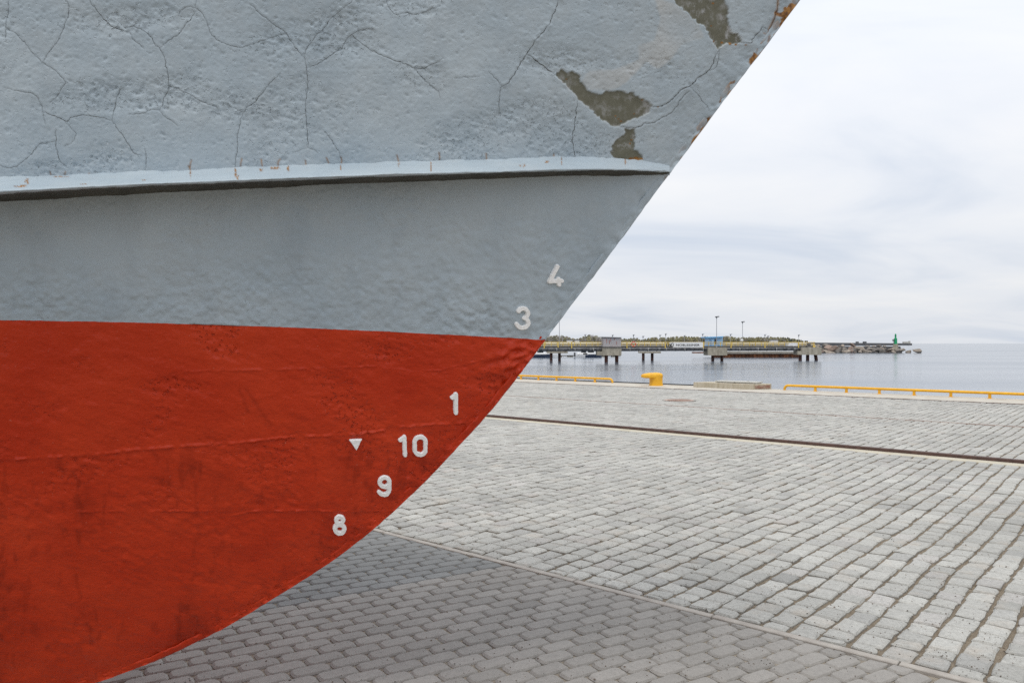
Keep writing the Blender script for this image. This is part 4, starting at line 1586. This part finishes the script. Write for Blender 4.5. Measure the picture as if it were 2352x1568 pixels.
def pbox(m, u0, u1, v0, v1, depth, back=0.0):
    uc, vc = (u0 + u1) / 2, (v0 + v1) / 2
    c = pier_pt(uc, vc, back)
    k = px(uc, back)
    m.box((c.x, c.y + depth / 2, c.z), ((u1 - u0) * k, depth, (v1 - v0) * k), PANG * 0.0)
    return m


pier = tag(empty('pier_walkway', pier_pt(1500, 800)), 'long pier walkway with yellow railing and black pipe across the water', 'pier')


def pb(m, name, mat, parent=None, smooth=False):
    par = parent or pier
    root = par
    off = Vector((0, 0, 0))
    while root is not None:
        off += root.location; root = root.parent
    m.v = [(x - off.x, y - off.y, z - off.z) for x, y, z in m.v]
    return m.build(name, mat, par, smooth)


# deck, pipe, pale pipe
def pline(u0, u1, v, back, r, name, mat, n=10, parent=None):
    A, B = pier_pt(u0, v, back), pier_pt(u1, v, back)
    B.z = A.z = pier_pt((u0 + u1) / 2, v, back).z
    m = MB(); m.tube([A, A.lerp(B, 0.33), A.lerp(B, 0.66), B], r, n)
    return pb(m, name, mat, parent, True)


A, B = pier_pt(930, 796, 2.0), pier_pt(1862, 796, 2.0)
zd = pier_pt(1500, 796).z
m = MB()
m.add([(A.x, A.y - 1.2, zd - 0.18), (B.x, B.y - 1.2, zd - 0.18), (B.x, B.y + 1.2, zd - 0.18), (A.x, A.y + 1.2, zd - 0.18), (A.x, A.y - 1.2, zd + 0.10), (B.x, B.y - 1.2, zd + 0.10), (B.x, B.y + 1.2, zd + 0.10), (A.x, A.y + 1.2, zd + 0.10)],
      [(0, 3, 2, 1), (4, 5, 6, 7), (0, 1, 5, 4), (1, 2, 6, 5), (2, 3, 7, 6), (3, 0, 4, 7)])
pb(m, 'deck', M['deck'])
pline(930, 1850, 802.2, 0.4, 0.30, 'black_pipe', M['pipe'], 14)
for u in range(1235, 1850, 21):
    c = pier_pt(u, 802.2, 0.4); c2_ = pier_pt(u + 0.9, 802.2, 0.4); c.z = c2_.z = pier_pt(1485, 802.2, 0.4).z
    m = MB(); m.tube([c, c2_], 0.315, 12)
    pb(m, 'pipe_band', M['plate' if u % 2 else 'rubber'])
pline(930, 1525, 788.8, 3.0, 0.16, 'pale_pipe', M['palepipe'])
pline(1665, 1850, 789.2, 3.0, 0.14, 'pale_pipe', M['palepipe'])
for back in (0.9, 3.2):
    for v in (785.7, 789.6):
        pline(930, 1872, v, back, 0.045, 'rail_bar', M['prail'], 6)
    u = 1226.0
    while u < 1874:
        a_, b_ = pier_pt(u, 785.4, back), pier_pt(u, 796.5, back)
        m = MB().box((a_.x, a_.y, (a_.z + b_.z) / 2), (0.085, 0.085, a_.z - b_.z))
        pb(m, 'rail_post', M['prail'])
        u += 13.4 if back < 2 else 20.1
for u, v0, v1 in ((1250, 784, 800), (1282, 786, 798), (1313, 784, 800), (1440, 785, 801), (1528, 785, 801), (1615.5, 785, 801), (1679, 785, 802), (1757, 785, 801), (1834, 785, 801)):
    a_, b_ = pier_pt(u, v0, 0.2), pier_pt(u, v1, 0.2)
    m = MB().box((a_.x, a_.y, (a_.z + b_.z) / 2), (0.15, 0.12, a_.z - b_.z))
    pb(m, 'bracket_post', M['prail'])


def piles(parent, us, w, vtop, back, rake=0.0):
    for i, u in enumerate(us):
        t = pier_pt(u, vtop, back)
        b = t.copy(); b.z = WATER_Z - 2.5; b.x += (rake if i == len(us) - 1 else 0.0)
        m = MB(); m.tube([t, b], w * px(u, back) / 2, 12)
        pb(m, 'pile', M['pile'], parent, True)


def support(name, label, cap, us, w, back, depth, vtop, group='pier supports in the water'):
    c = pier_pt((cap[0] + cap[1]) / 2, cap[3], back)
    e = tag(empty(name, (c.x, c.y + depth / 2, WATER_Z)), label, 'pier support', group)
    m = MB(); pbox(m, *cap, depth, back)
    pb(m, 'cap', M['oldcon'], e)
    return e


bA = support('pier_bent', 'low concrete cap on two thin piles beside the ship stem', (1257, 1304, 807, 811), (1266, 1285), 6, 8, 2.0, 810)
piles(bA, (1266, 1285), 6.5, 810, 9)
bB = support('pier_bent', 'low concrete cap on two thin piles below the white banner', (1470, 1518, 807, 811), (1477, 1498), 6, 8, 2.0, 810)
piles(bB, (1477.5, 1498), 6.5, 810, 9)
dA = support('pier_dolphin', 'square concrete block on two piles carrying the grey shed', (1384.5, 1427.5, 797.9, 816), (), 0, -1.4, 3.2, 816)
piles(dA, (1392.5, 1416.5), 8, 815, 0.0)
m = MB(); pbox(m, 1371, 1384, 806.8, 815.8, 1.6, -0.2); pb(m, 'side_corbel', M['oldcon'], dA)
m = MB(); pbox(m, 1384, 1428, 796.2, 797.7, 3.4, -1.5); pb(m, 'ledge', M['deck'], dA)
dB = support('pier_dolphin', 'concrete block on two piles in front of the blue hut', (1627, 1670.5, 797.6, 816), (), 0, -1.2, 3.2, 816)
piles(dB, (1637, 1658), 7, 815, 0.4)
dC = support('pier_dolphin', 'concrete end block of the pier on three rusty piles', (1842, 1887, 797.2, 814.8), (), 0, -1.2, 4.0, 814)
piles(dC, (1838, 1855, 1873), 7.5, 813.8, 0.4, 0.5)
m = MB(); pbox(m, 1832, 1842, 806, 814.5, 2.0, -0.4); pb(m, 'side_corbel', M['oldcon'], dC)


# grey shed on the first block
def shed():
    c = pier_pt(1406, 797, 0)
    e = tag(empty('grey_shed', c), 'small rust streaked grey corrugated shed on the pier block', 'shed')
    k = px(1406, -1.2)
    z0 = pier_pt(1406, 796.1, -1.2).z; z1 = pier_pt(1406, 774.6, -1.2).z
    f = pier_pt(1406, 785, -1.2)
    W2 = 20.5 * k; n = 44
    m = MB()
    for side in range(4):
        for i in range(n):
            a0, a1 = i / n, (i + 1) / n
            d0 = 0.04 if i % 2 else 0.0
            if side == 0:   p0, p1 = (-W2 + 2 * W2 * a0, -d0), (-W2 + 2 * W2 * a1, -d0)
            elif side == 1: p0, p1 = (W2 + d0, 2.6 * a0), (W2 + d0, 2.6 * a1)
            elif side == 2: p0, p1 = (W2 - 2 * W2 * a0, 2.6 + d0), (W2 - 2 * W2 * a1, 2.6 + d0)
            else:           p0, p1 = (-W2 - d0, 2.6 - 2.6 * a0), (-W2 - d0, 2.6 - 2.6 * a1)
            m.add([(f.x + p0[0], f.y + p0[1], z0), (f.x + p1[0], f.y + p1[1], z0), (f.x + p1[0], f.y + p1[1], z1), (f.x + p0[0], f.y + p0[1], z1)], [(0, 1, 2, 3)])
    pb(m, 'wall', M['shed'], e)
    m = MB(); m.box((f.x - 0.1, f.y + 1.3, z1 + 0.05), (2 * W2 + 0.35, 3.1, 0.10), 0, 0.02, Matrix.Rotation(R(1.5), 3, 'Y'))
    pb(m, 'roof', M['roofpale'], e)
    m = MB(); m.box((f.x, f.y + 1.3, z1 - 0.035), (2 * W2 + 0.16, 2.8, 0.07)); pb(m, 'eaves_band', M['deck'], e)
    for du, dv0, dv1 in ((-12, 778, 788), (-3, 776, 784), (5, 777, 780), (-6, 782, 789), (10, 784, 791)):
        a_, b_ = pier_pt(1406 + du, dv0, -1.27), pier_pt(1406 + du, dv1, -1.27)
        m = MB().box((a_.x, f.y - 0.05, (a_.z + b_.z) / 2), (0.10, 0.02, a_.z - b_.z)); pb(m, 'rust_streak', M['rust'], e)


shed()


def hut():
    c = pier_pt(1643, 796, 1.5)
    e = tag(empty('blue_hut', c), 'light blue flat roofed hut standing on the pier', 'hut')
    m = MB(); pbox(m, 1628, 1660, 775.6, 795.6, 2.6, 2.0); pb(m, 'wall', M['blue'], e)
    m = MB(); cc = pier_pt(1643, 774, 2.0)
    m.box((cc.x - 0.25, cc.y + 1.2, cc.z - 0.02), (38.5 * px(1643, 2), 3.6, 0.22), 0, 0.02, Matrix.Rotation(R(-2.0), 3, 'Y')); pb(m, 'roof', M['bluedark'], e)
    m = MB(); pbox(m, 1641.5, 1645.5, 778.5, 790, 0.06, 1.95); pb(m, 'window', M['glass'], e)
    m = MB(); pbox(m, 1634, 1640, 779, 794.5, 0.05, 1.96); d = pb(m, 'door', M['bluedark'], e)
    d.data.materials.clear(); d.data.materials.append(M['blue'])
    m = MB(); pbox(m, 1638.8, 1639.4, 786, 787.4, 0.05, 1.90); pb(m, 'handle', M['lamp'], d)


hut()


# banner with the writing
def banner():
    c = pier_pt(1572, 797.5, 0.1)
    e = tag(empty('banner', c), 'long white banner with black lettering hung on the pier railing', 'banner')
    m = MB(); pbox(m, 1529.6, 1614.8, 785.6, 797.6, 0.03, 0.1); pb(m, 'cloth', M['white'], e)
    k = px(1572, 0.1)

    def text(s, u0, u1, v0, v1, name, extr=0.0, bold=0.0):
        cu = bpy.data.curves.new('t', 'FONT'); cu.body = s; cu.extrude = 0.01; cu.offset = bold; cu.resolution_u = 3
        ob = bpy.data.objects.new('t', cu); COL.objects.link(ob)
        dg = bpy.context.evaluated_depsgraph_get()
        me = bpy.data.meshes.new_from_object(ob.evaluated_get(dg))
        bpy.data.objects.remove(ob); bpy.data.curves.remove(cu)
        co = np.empty(len(me.vertices) * 3, dtype=np.float32); me.vertices.foreach_get('co', co); co = co.reshape(-1, 3)
        lo, hi = co.min(0), co.max(0)
        P0, P1 = pier_pt(u0, v1, 0.06), pier_pt(u1, v0, 0.06)
        k0 = pier_pt((u0 + u1) / 2, VH, 0.06)
        X = P0.x + (co[:, 0] - lo[0]) / (hi[0] - lo[0]) * (P1.x - P0.x)
        Z = P0.z + (co[:, 1] - lo[1]) / (hi[1] - lo[1]) * (P1.z - P0.z)
        Yb = pier_pt(1572.2, 791, 0.1).y - 0.012
        out = np.stack([X - c.x, np.full(len(X), Yb) + (co[:, 2]) * 0.5 - c.y, Z - c.z], 1)
        me.vertices.foreach_set('co', out.ravel()); me.update()
        link(name, me, M['black'], e)

    text('NOBLESSNER', 1554.5, 1604.5, 789.6, 794.6, 'lettering', bold=0.012)
    text('N', 1537.0, 1544.6, 787.6, 795.6, 'emblem', bold=0.06)
    text('(', 1532.6, 1535.6, 786.6, 796.8, 'emblem', bold=0.05)
    text(')', 1546.0, 1549.0, 786.6, 796.8, 'emblem', bold=0.05)


banner()


# lamp posts
def lamp_post(u, vtop, vbot, back, label, head_w, thick, group):
    b = pier_pt(u, vbot, back); t = pier_pt(u, vtop, back)
    e = tag(empty('lamp_post', b), label, 'lamp post', group)
    m = MB(); m.tube([b, b.lerp(t, 0.5), t], [thick, thick * 0.85, thick * 0.7], 8); pb(m, 'pole', M['steel'], e, True)
    m = MB(); m.box((t.x + head_w * 0.1, t.y - 0.1, t.z + 0.05), (head_w, head_w * 0.7, head_w * 0.28), 0, 0.02, Matrix.Rotation(R(-6), 3, 'Y')); pb(m, 'lamp_head', M['lamp' if head_w > 0.5 else 'steel'], e)
    m = MB(); m.box((t.x, t.y, t.z - 0.12), (0.16, 0.16, 0.22), 0, 0.02); pb(m, 'bracket', M['steel'], e)
    return e


lamp_post(1646, 728, 798, -0.6, 'tallest floodlight mast, rising in front of the blue hut', 0.6, 0.06, 'tall floodlight masts on the pier')
lp2 = lamp_post(1705.5, 739.5, 797, 2.5, 'tall floodlight mast right of the blue hut with a camera dome', 0.52, 0.055, 'tall floodlight masts on the pier')
m = MB(); cc = pier_pt(1704.0, 781.5, 2.3); m.tube([(cc.x, cc.y, cc.z - 0.28), (cc.x, cc.y, cc.z - 0.1), (cc.x, cc.y, cc.z + 0.12), (cc.x, cc.y, cc.z + 0.24)], [0.08, 0.26, 0.26, 0.06], 12); pb(m, 'camera_dome', M['white'], lp2, True)
lamp_post(1284.8, 700, 797, 2.5, 'tall mast on the pier partly hidden by the ship stem', 0.52, 0.05, 'tall floodlight masts on the pier')
small = [(1261, 768.5, 'first short lamp post right of the ship stem'), (1292, 772, 'short lamp post just right of the tall mast near the ship stem'), (1344, 769, 'short lamp post halfway between ship stem and grey shed'),
         (1407, 770, 'short lamp post rising behind the grey shed'), (1455, 769.5, 'short lamp post right of the grey shed, nearer to it'), (1477, 772.5, 'short lamp post midway between grey shed and banner'),
         (1516, 770, 'short lamp post left of the banner, nearly touching it'), (1529, 767, 'short lamp post at the left end of the banner'), (1572, 771, 'short lamp post above the middle of the banner'),
         (1614, 767.5, 'short lamp post at the right end of the banner'), (1678, 768, 'short lamp post right of the blue hut'), (1757, 769, 'taller of two neighbouring short lamp posts near the pier end'),
         (1764, 772, 'lower of two neighbouring short lamp posts near the pier end'), (1834.5, 769.5, 'last short lamp post at the pier end block')]
for u, v, lab in small:
    lamp_post(u, v, 797, 3.4, lab, 0.34, 0.045, 'short lamp posts along the pier')

# life ring
c = pier_pt(1533 - 78, 790.3, 0.7)
e = tag(empty('life_ring', c), 'orange life ring hanging on the yellow pier railing', 'life ring')
m = MB(); m.tube([(0.36 * math.cos(a), 0, 0.36 * math.sin(a)) for a in np.linspace(0, 2 * math.pi, 19)], 0.08, 8)
m.build('ring', M['orange'], e, True)
m = MB()
for a in (0.8, 2.36, 3.9, 5.5):
    m.tube([(0.36 * math.cos(a - 0.12), 0, 0.36 * math.sin(a - 0.12)), (0.36 * math.cos(a + 0.12), 0, 0.36 * math.sin(a + 0.12))], 0.088, 8)
m.build('reflective_band', M['white'], e)

# white box on the deck end and winch
c = pier_pt(1822, 796, 1.4)
e = tag(empty('white_panel', c), 'white panel fixed on the railing near the pier end', 'panel')
m = MB(); pbox(m, 1804, 1834, 787.2, 794.6, 0.08, 0.7); pb(m, 'board', M['white'], e)
m = MB(); pbox(m, 1804.5, 1805.5, 787, 797, 0.06, 0.8); pb(m, 'bracket', M['steel'], e)
m = MB(); pbox(m, 1832.5, 1833.5, 787, 797, 0.06, 0.8); pb(m, 'bracket', M['steel'], e)
c = pier_pt(1858, 797, 0.5)
e = tag(empty('winch', c), 'small dark winch on the pier end block', 'winch')
m = MB(); pbox(m, 1854, 1862, 793.5, 797.2, 0.6, 0.2); pb(m, 'base', M['lamp'], e)
m = MB(); a_, b_ = pier_pt(1855, 790.6, 0.4), pier_pt(1861, 790.6, 0.4); m.tube([a_, b_], 0.2, 10); pb(m, 'drum', M['lamp'], e)
m = MB(); pbox(m, 1868, 1873, 793, 797.2, 0.4, 0.3); pb(m, 'gearbox', M['prail'], e)

# quay with rusty sheet piling behind the pier
e = tag(empty('rear_jetty', at(1715, 820, 158)), 'low concrete jetty with rusty sheet piling behind the pier', 'jetty')
A, B = at(1640, 807.5, 158), at(1836, 807.5, 160)
zt, zm = at(1700, 807.6, 158).z, at(1700, 812.2, 158).z
m = MB()
m.add([(A.x, A.y, zm), (B.x, B.y, zm), (B.x, B.y + 9, zm), (A.x, A.y + 9, zm), (A.x, A.y, zt), (B.x, B.y, zt), (B.x, B.y + 9, zt), (A.x, A.y + 9, zt)], [(0, 3, 2, 1), (4, 5, 6, 7), (0, 1, 5, 4), (1, 2, 6, 5), (2, 3, 7, 6), (3, 0, 4, 7)])
pb(m, 'coping', M['quaywall'], e)
m = MB(); c = at(1613, 809.5, 158.5); m.box((c.x, c.y, c.z), (46 * 158 / FPX, 0.8, 0.28)); pb(m, 'timber_waler', M['sheet'], e)
nsh = 62
for i in range(nsh):
    f0 = A.lerp(B, i / nsh); f1 = A.lerp(B, (i + 1) / nsh)
    w = f1.x - f0.x
    m = MB()
    z0, z1 = WATER_Z - 1.5, zm - 0.01
    ys = f0.y + 0.5
    ps = [(f0.x, ys), (f0.x + w * 0.25, ys - 0.28), (f0.x + w * 0.6, ys - 0.28), (f0.x + w * 0.85, ys), (f1.x, ys)]
    m.add([(x, y, z0) for x, y in ps] + [(x, y, z1) for x, y in ps], [(k, k + 1, k + 6, k + 5) for k in range(4)])
    pb(m, 'sheet_pile', M['sheet'], e)


# small boats moored behind the pier
def boat(u, L, label, Yb):
    c = at(u, 812.5, Yb); c.z = WATER_Z
    e = tag(empty('small_boat', c), label, 'boat', 'small motor boats moored behind the pier')
    sec = [(-L / 2, 0.62, 0.55), (-L * 0.3, 0.78, 0.55), (L * 0.05, 0.8, 0.6), (L * 0.32, 0.5, 0.7), (L * 0.5, 0.04, 0.8)]
    m = MB(); vs = []; fs = []
    for x, w, h in sec:
        vs += [(x, -w, h), (x, -w * 0.8, 0.0), (x, 0, -0.15), (x, w * 0.8, 0.0), (x, w, h)]
    for i in range(len(sec) - 1):
        for k in range(4):
            fs.append((i * 5 + k, i * 5 + k + 1, i * 5 + k + 6, i * 5 + k + 5))
        fs.append((i * 5, i * 5 + 5, i * 5 + 9, i * 5 + 4))
    fs.append((0, 1, 2, 3, 4))
    m.add(vs, fs); m.build('hull', M['white' if u in (1262, 1341) else 'navy'], e)
    m = MB(); m.box((-0.1 * L, 0, 0.78), (L * 0.6, 1.2, 0.45), 0, 0.12); m.build('cabin', M['white'], e)
    m = MB(); m.box((-0.02 * L, 0, 1.2), (L * 0.28, 1.0, 0.5), 0, 0.15); m.build('windscreen', M['glass'], e)
    m = MB(); m.box((-0.05 * L, 0, 1.5), (L * 0.3, 1.05, 0.1), 0, 0.03); m.build('roof', M['white'], e)
    m = MB(); m.box((-L / 2 - 0.15, 0, 0.6), (0.35, 0.4, 0.9), 0, 0.05); m.build('outboard_motor', M['lamp'], e)
    return e


boat(1242, 4.6, 'dark hulled white topped boat closest to the ship stem', 158)
boat(1262, 4.2, 'small white boat seen between ship stem and first pier piles', 160)
boat(1341, 3.6, 'small boat left of its twin near the grey shed', 160)
boat(1358, 4.4, 'small boat tucked against the block under the grey shed', 160)
c = at(1310, 815, 164); c.z = WATER_Z
e = tag(empty('pontoon', c), 'low floating pontoon where the small boats are moored', 'pontoon')
m = MB(); m.box((0, 0.6, 0.30), (22, 1.4, 0.18), 0, 0.03); m.build('deck', M['deck'], e)
for k in range(-4, 5):
    m = MB(); m.box((k * 2.4, 0.6, 0.08), (1.2, 1.2, 0.25), 0, 0.05); m.build('float', M['palepipe'], e)

# ------------------------------------------------------------------ rock breakwater and green beacon


def boulder_mesh(r, seed, tint):
    rnd = random.Random(seed)
    bm = bmesh.new()
    pts = []
    for _ in range(10):
        d = Vector((rnd.gauss(0, 1), rnd.gauss(0, 1), rnd.gauss(0, 1))).normalized()
        pts.append(d * rnd.uniform(0.82, 1.08))
    sx, sy, sz = rnd.uniform(0.9, 1.35), rnd.uniform(0.8, 1.2), rnd.uniform(0.62, 0.9)
    for p in pts:
        bm.verts.new((p.x * sx * r, p.y * sy * r, p.z * sz * r))
    bmesh.ops.convex_hull(bm, input=bm.verts)
    lv = [v for v in bm.verts if not v.link_faces]
    bmesh.ops.delete(bm, geom=lv, context='VERTS')
    bmesh.ops.bevel(bm, geom=list(bm.edges), offset=0.07 * r, segments=1, affect='EDGES')
    me = bpy.data.meshes.new('boulder')
    bm.to_mesh(me); bm.free()
    a = me.attributes.new('tint', 'FLOAT_COLOR', 'POINT')
    a.data.foreach_set('color', np.tile(np.array([*tint, 1.0], dtype=np.float32), len(me.vertices)))
    return me


bw = tag(empty('rock_breakwater', at(1985, 808, 235)), 'breakwater of heaped grey brown boulders beyond the pier end', 'breakwater')
rnd = random.Random(21)
tints = [(0.23, 0.195, 0.165), (0.28, 0.24, 0.20), (0.19, 0.17, 0.15), (0.33, 0.28, 0.23), (0.27, 0.20, 0.165), (0.13, 0.118, 0.108)]
for row, (vbase, n, back) in enumerate(((808.0, 20, 0.0), (802.0, 15, 2.5), (795.5, 12, 5.0))):
    for i in range(n):
        f = (i + rnd.uniform(0.15, 0.85)) / n
        u = 1872 + f * (2068 - 1872 - row * 4)
        hmax = 6 + 5 * math.sin(f * 7.0 + 0.8) ** 2
        r = rnd.uniform(1.0, 1.9) * (0.8 if row == 0 else 1.0)
        v = vbase + rnd.uniform(-1.5, 2.0)
        if row == 2 and math.sin(f * 19) < -0.25:
            v += 4
        p = at(u, v, 235 + back)
        o = link('boulder', boulder_mesh(r, rnd.random(), rnd.choice(tints)), M['boulder'], bw)
        o.location = p - bw.location
        o.rotation_euler = (rnd.uniform(-.4, .4), rnd.uniform(-.4, .4), rnd.uniform(0, 6.28))
for u, v, r, lab in ((2074, 803.5, 0.9, 'squarish boulder just right of the green beacon'), (2087, 808, 1.0, 'flat boulder near the breakwater tip'), (2107, 806, 1.35, 'lone pointed boulder standing off the breakwater tip')):
    o = link('boulder', boulder_mesh(r, u * 1.3, rnd.choice(tints[:3])), M['boulder'])
    o.location = at(u, v, 234)
    tag(o, lab, 'boulder', 'loose boulders off the breakwater tip')
# core so no light shows through the heap
c = at(1970, 809, 240)
mc = MB().box((c.x - bw.location.x, c.y + 1.5 - bw.location.y, -0.6 - bw.location.z), (190 * 240 / FPX, 5.0, 2.4))
mc.build('rubble_core', M['seawall'], bw)


def beacon():
    b = at(2057, 796.5, 236.5)
    e = tag(empty('green_beacon', b), 'green harbour beacon tower on a concrete base at the breakwater end', 'beacon')
    k = 236.5 / FPX
    m = MB(); m.tube([(0, 0, -1.2), (0, 0, 0.9)], [0.85, 0.72], 16); m.build('concrete_base', M['oldcon'], e, True)
    m = MB(); m.tube([(0, 0, 0.9), (0, 0, 2.7)], [0.48, 0.45], 16); m.build('lower_drum', M['green'], e, True)
    m = MB(); m.tube([(0, 0, 2.7), (0, 0, 2.8), (0, 0, 3.7)], [0.4, 0.26, 0.25], 14); m.build('upper_tower', M['green'], e, True)
    m = MB(); m.tube([(0, 0, 3.7), (0, 0, 3.74)], 0.38, 14); m.build('gallery', M['green'], e)
    m = MB(); m.tube([(0, 0, 3.74), (0, 0, 4.05), (0, 0, 4.15)], [0.2, 0.2, 0.05], 12); m.build('lantern', M['green'], e, True)
    m = MB()
    for x in (-0.86, -0.66):
        m.tube([(x, -0.25, 0.9), (x, -0.25, 2.5)], 0.035, 6)
    for z in np.arange(1.0, 2.5, 0.25):
        m.tube([(-0.86, -0.25, z), (-0.66, -0.25, z)], 0.025, 6)
    m.build('ladder', M['lamp'], e)
    m = MB().box((-0.75, 0, 2.1), (0.35, 0.5, 0.6), 0, 0.03); m.build('equipment_box', M['steel'], e)


beacon()

# far sea wall and far wooded shore
A, B = at(1860, 788.0, 900), at(2095, 788.0, 1150)
e = tag(empty('far_sea_wall', ((A.x + B.x) / 2, (A.y + B.y) / 2, WATER_Z)), 'thin dark sea wall on the horizon behind the green beacon', 'sea wall')
m = MB()
zt = CAM_H + 0.9
m.add([(A.x, A.y, WATER_Z - 1), (B.x, B.y, WATER_Z - 1), (B.x, B.y + 8, WATER_Z - 1), (A.x, A.y + 8, WATER_Z - 1), (A.x, A.y, zt), (B.x, B.y, zt - 0.9), (B.x, B.y + 8, zt - 0.9), (A.x, A.y + 8, zt)],
      [(0, 3, 2, 1), (4, 5, 6, 7), (0, 1, 5, 4), (1, 2, 6, 5), (2, 3, 7, 6), (3, 0, 4, 7)])
pb(m, 'wall', M['seawall'], e)
for u, hgt, wd in ((1957, 2.0, 3), (1974, 2.2, 4), (2080, 2.6, 9), (2090, 3.6, 2)):
    f = (u - 1860) / 235
    p = A.lerp(B, f)
    m = MB().box((p.x, p.y + 3, zt - 0.9 * f + hgt / 2 - 0.2), (wd, 3, hgt)); pb(m, 'wall_hut', M['seawall' if u < 2070 else 'plate'], e)

lm = MB()
SY = 850
pts_top = [(-600, 784.5), (1250, 784.8), (1500, 785.2), (1750, 786), (1845, 786.8), (1866, 787.8)]
vs = []
for u, v in pts_top:
    p = at(u, v, SY); vs += [(p.x, SY - 25, WATER_Z - 1), (p.x, SY, p.z), (p.x, SY + 250, p.z + 1)]
fs = []
for i in range(len(pts_top) - 1):
    fs += [(i * 3, i * 3 + 3, i * 3 + 4, i * 3 + 1), (i * 3 + 1, i * 3 + 4, i * 3 + 5, i * 3 + 2)]
lm.add(vs, fs)
tag(lm.build('far_shore', M['land']), kind='structure')


def far_wood():
    rnd = random.Random(17)
    V, F, T = [], [], []
    def leaf(c, s, col):
        a = rnd.uniform(0, 6.28); tl = rnd.uniform(-0.9, 0.9)
        d1 = Vector((math.cos(a), math.sin(a), tl * 0.4)); d2 = Vector((-math.sin(a) * tl, math.cos(a) * 0.4, 1)).normalized()
        b = len(V)
        for x, y in ((-1, -0.7), (1, -0.9), (0.8, 0.8), (-0.9, 1)):
            p = c + d1 * (x * s * rnd.uniform(0.7, 1.2)) + d2 * (y * s * rnd.uniform(0.7, 1.2))
            V.append(tuple(p)); T.append(col)
        F.append((b, b + 1, b + 2, b + 3))
    def topline(u):
        return np.interp(u, [820, 1000, 1180, 1240, 1275, 1300, 1325, 1340, 1355, 1368, 1385, 1440, 1460, 1475, 1500, 1525, 1560, 1600, 1660, 1700, 1745, 1790, 1815, 1830, 1842, 1850, 1856], [771, 776, 772, 774, 768, 771, 778, 772, 768, 769, 778, 777, 774, 780, 773, 775, 771.5, 773, 771, 774, 773, 773, 775, 778, 779.5, 783, 784.5])
    u = 820.0
    while u < 1857:
        for layer in range(3):
            uu = u + rnd.uniform(-3, 3)
            if uu > 1856:
                continue
            Y = SY + 12 + layer * 22 + rnd.uniform(-8, 8)
            tp = topline(uu) + rnd.uniform(-0.2, 1.8) + (2 - layer) * 1.9
            base = at(uu, 785.6, Y)
            h = max(1.5, (785.6 - tp) / FPX * Y)
            bare = uu < 1400 and rnd.random() < 0.5 or rnd.random() < 0.12
            conif = uu > 1800 and rnd.random() < 0.6
            k = rnd.uniform(0.8, 1.2)
            if bare:
                col = (0.33 * k, 0.30 * k, 0.28 * k)
            elif conif:
                col = (0.15 * k, 0.17 * k, 0.13 * k)
            else:
                col = rnd.choice([(0.34, 0.315, 0.19), (0.29, 0.28, 0.18), (0.37, 0.34, 0.20), (0.26, 0.25, 0.18), (0.32, 0.29, 0.22)])
                col = tuple(c * k for c in col)
            w = h * (0.16 if conif else rnd.uniform(0.32, 0.5))
            n = 150 if bare else 230
            for _ in range(n):
                t = rnd.random() ** 0.8
                rr = w * (1.15 - t) if conif else w * math.sin(math.pi * min(0.97, 0.22 + 0.75 * t)) ** 0.6
                a = rnd.uniform(0, 6.28); r_ = rr * math.sqrt(rnd.random())
                kk = rnd.uniform(0.85, 1.15)
                leaf(Vector((base.x + r_ * math.cos(a), base.y + r_ * math.sin(a), base.z + t * h)), rnd.uniform(0.10, 0.22) if bare and t > 0.4 else rnd.uniform(0.18, 0.40), tuple(c * kk for c in col))
            # trunk
            b = len(V)
            for dx, zz in ((-0.14, 0), (0.14, 0), (0.05, h * 0.96), (-0.05, h * 0.96)):
                V.append((base.x + dx, base.y, base.z + zz)); T.append((0.13, 0.115, 0.10))
            F.append((b, b + 1, b + 2, b + 3))
        u += rnd.uniform(2.6, 5.0)
    o = np_mesh('far_wood', np.array(V), np.array(F), M['leaf'], None, smooth=False, attrs={'tint': np.array(T)})
    tag(o, 'far wooded shore of spring green and bare trees behind the pier', 'trees', kind='stuff')


far_wood()
# a few pale houses among the far trees
for u, w, lab in ((1308, 6, 'pale far house among trees left of the grey shed'), (1325, 5, 'smaller pale far house left of the grey shed, nearer to it'), (1777, 8, 'pale far house on the shore near the pier end')):
    c = at(u, 784.6, SY - 6)
    e = tag(empty('far_house', c), lab, 'house', 'pale houses on the far shore')
    m = MB().box((0, 0, 0.6), (w, 5, 1.8)); m.build('wall', M['white'], e)
    m = MB(); h = w / 2 + 0.3
    m.add([(-h, -2.8, 1.5), (h, -2.8, 1.5), (h, 2.8, 1.5), (-h, 2.8, 1.5), (-h, 0, 2.7), (h, 0, 2.7)], [(0, 1, 5, 4), (2, 3, 4, 5), (0, 4, 3), (1, 2, 5)])
    m.build('roof', M['deck'], e)
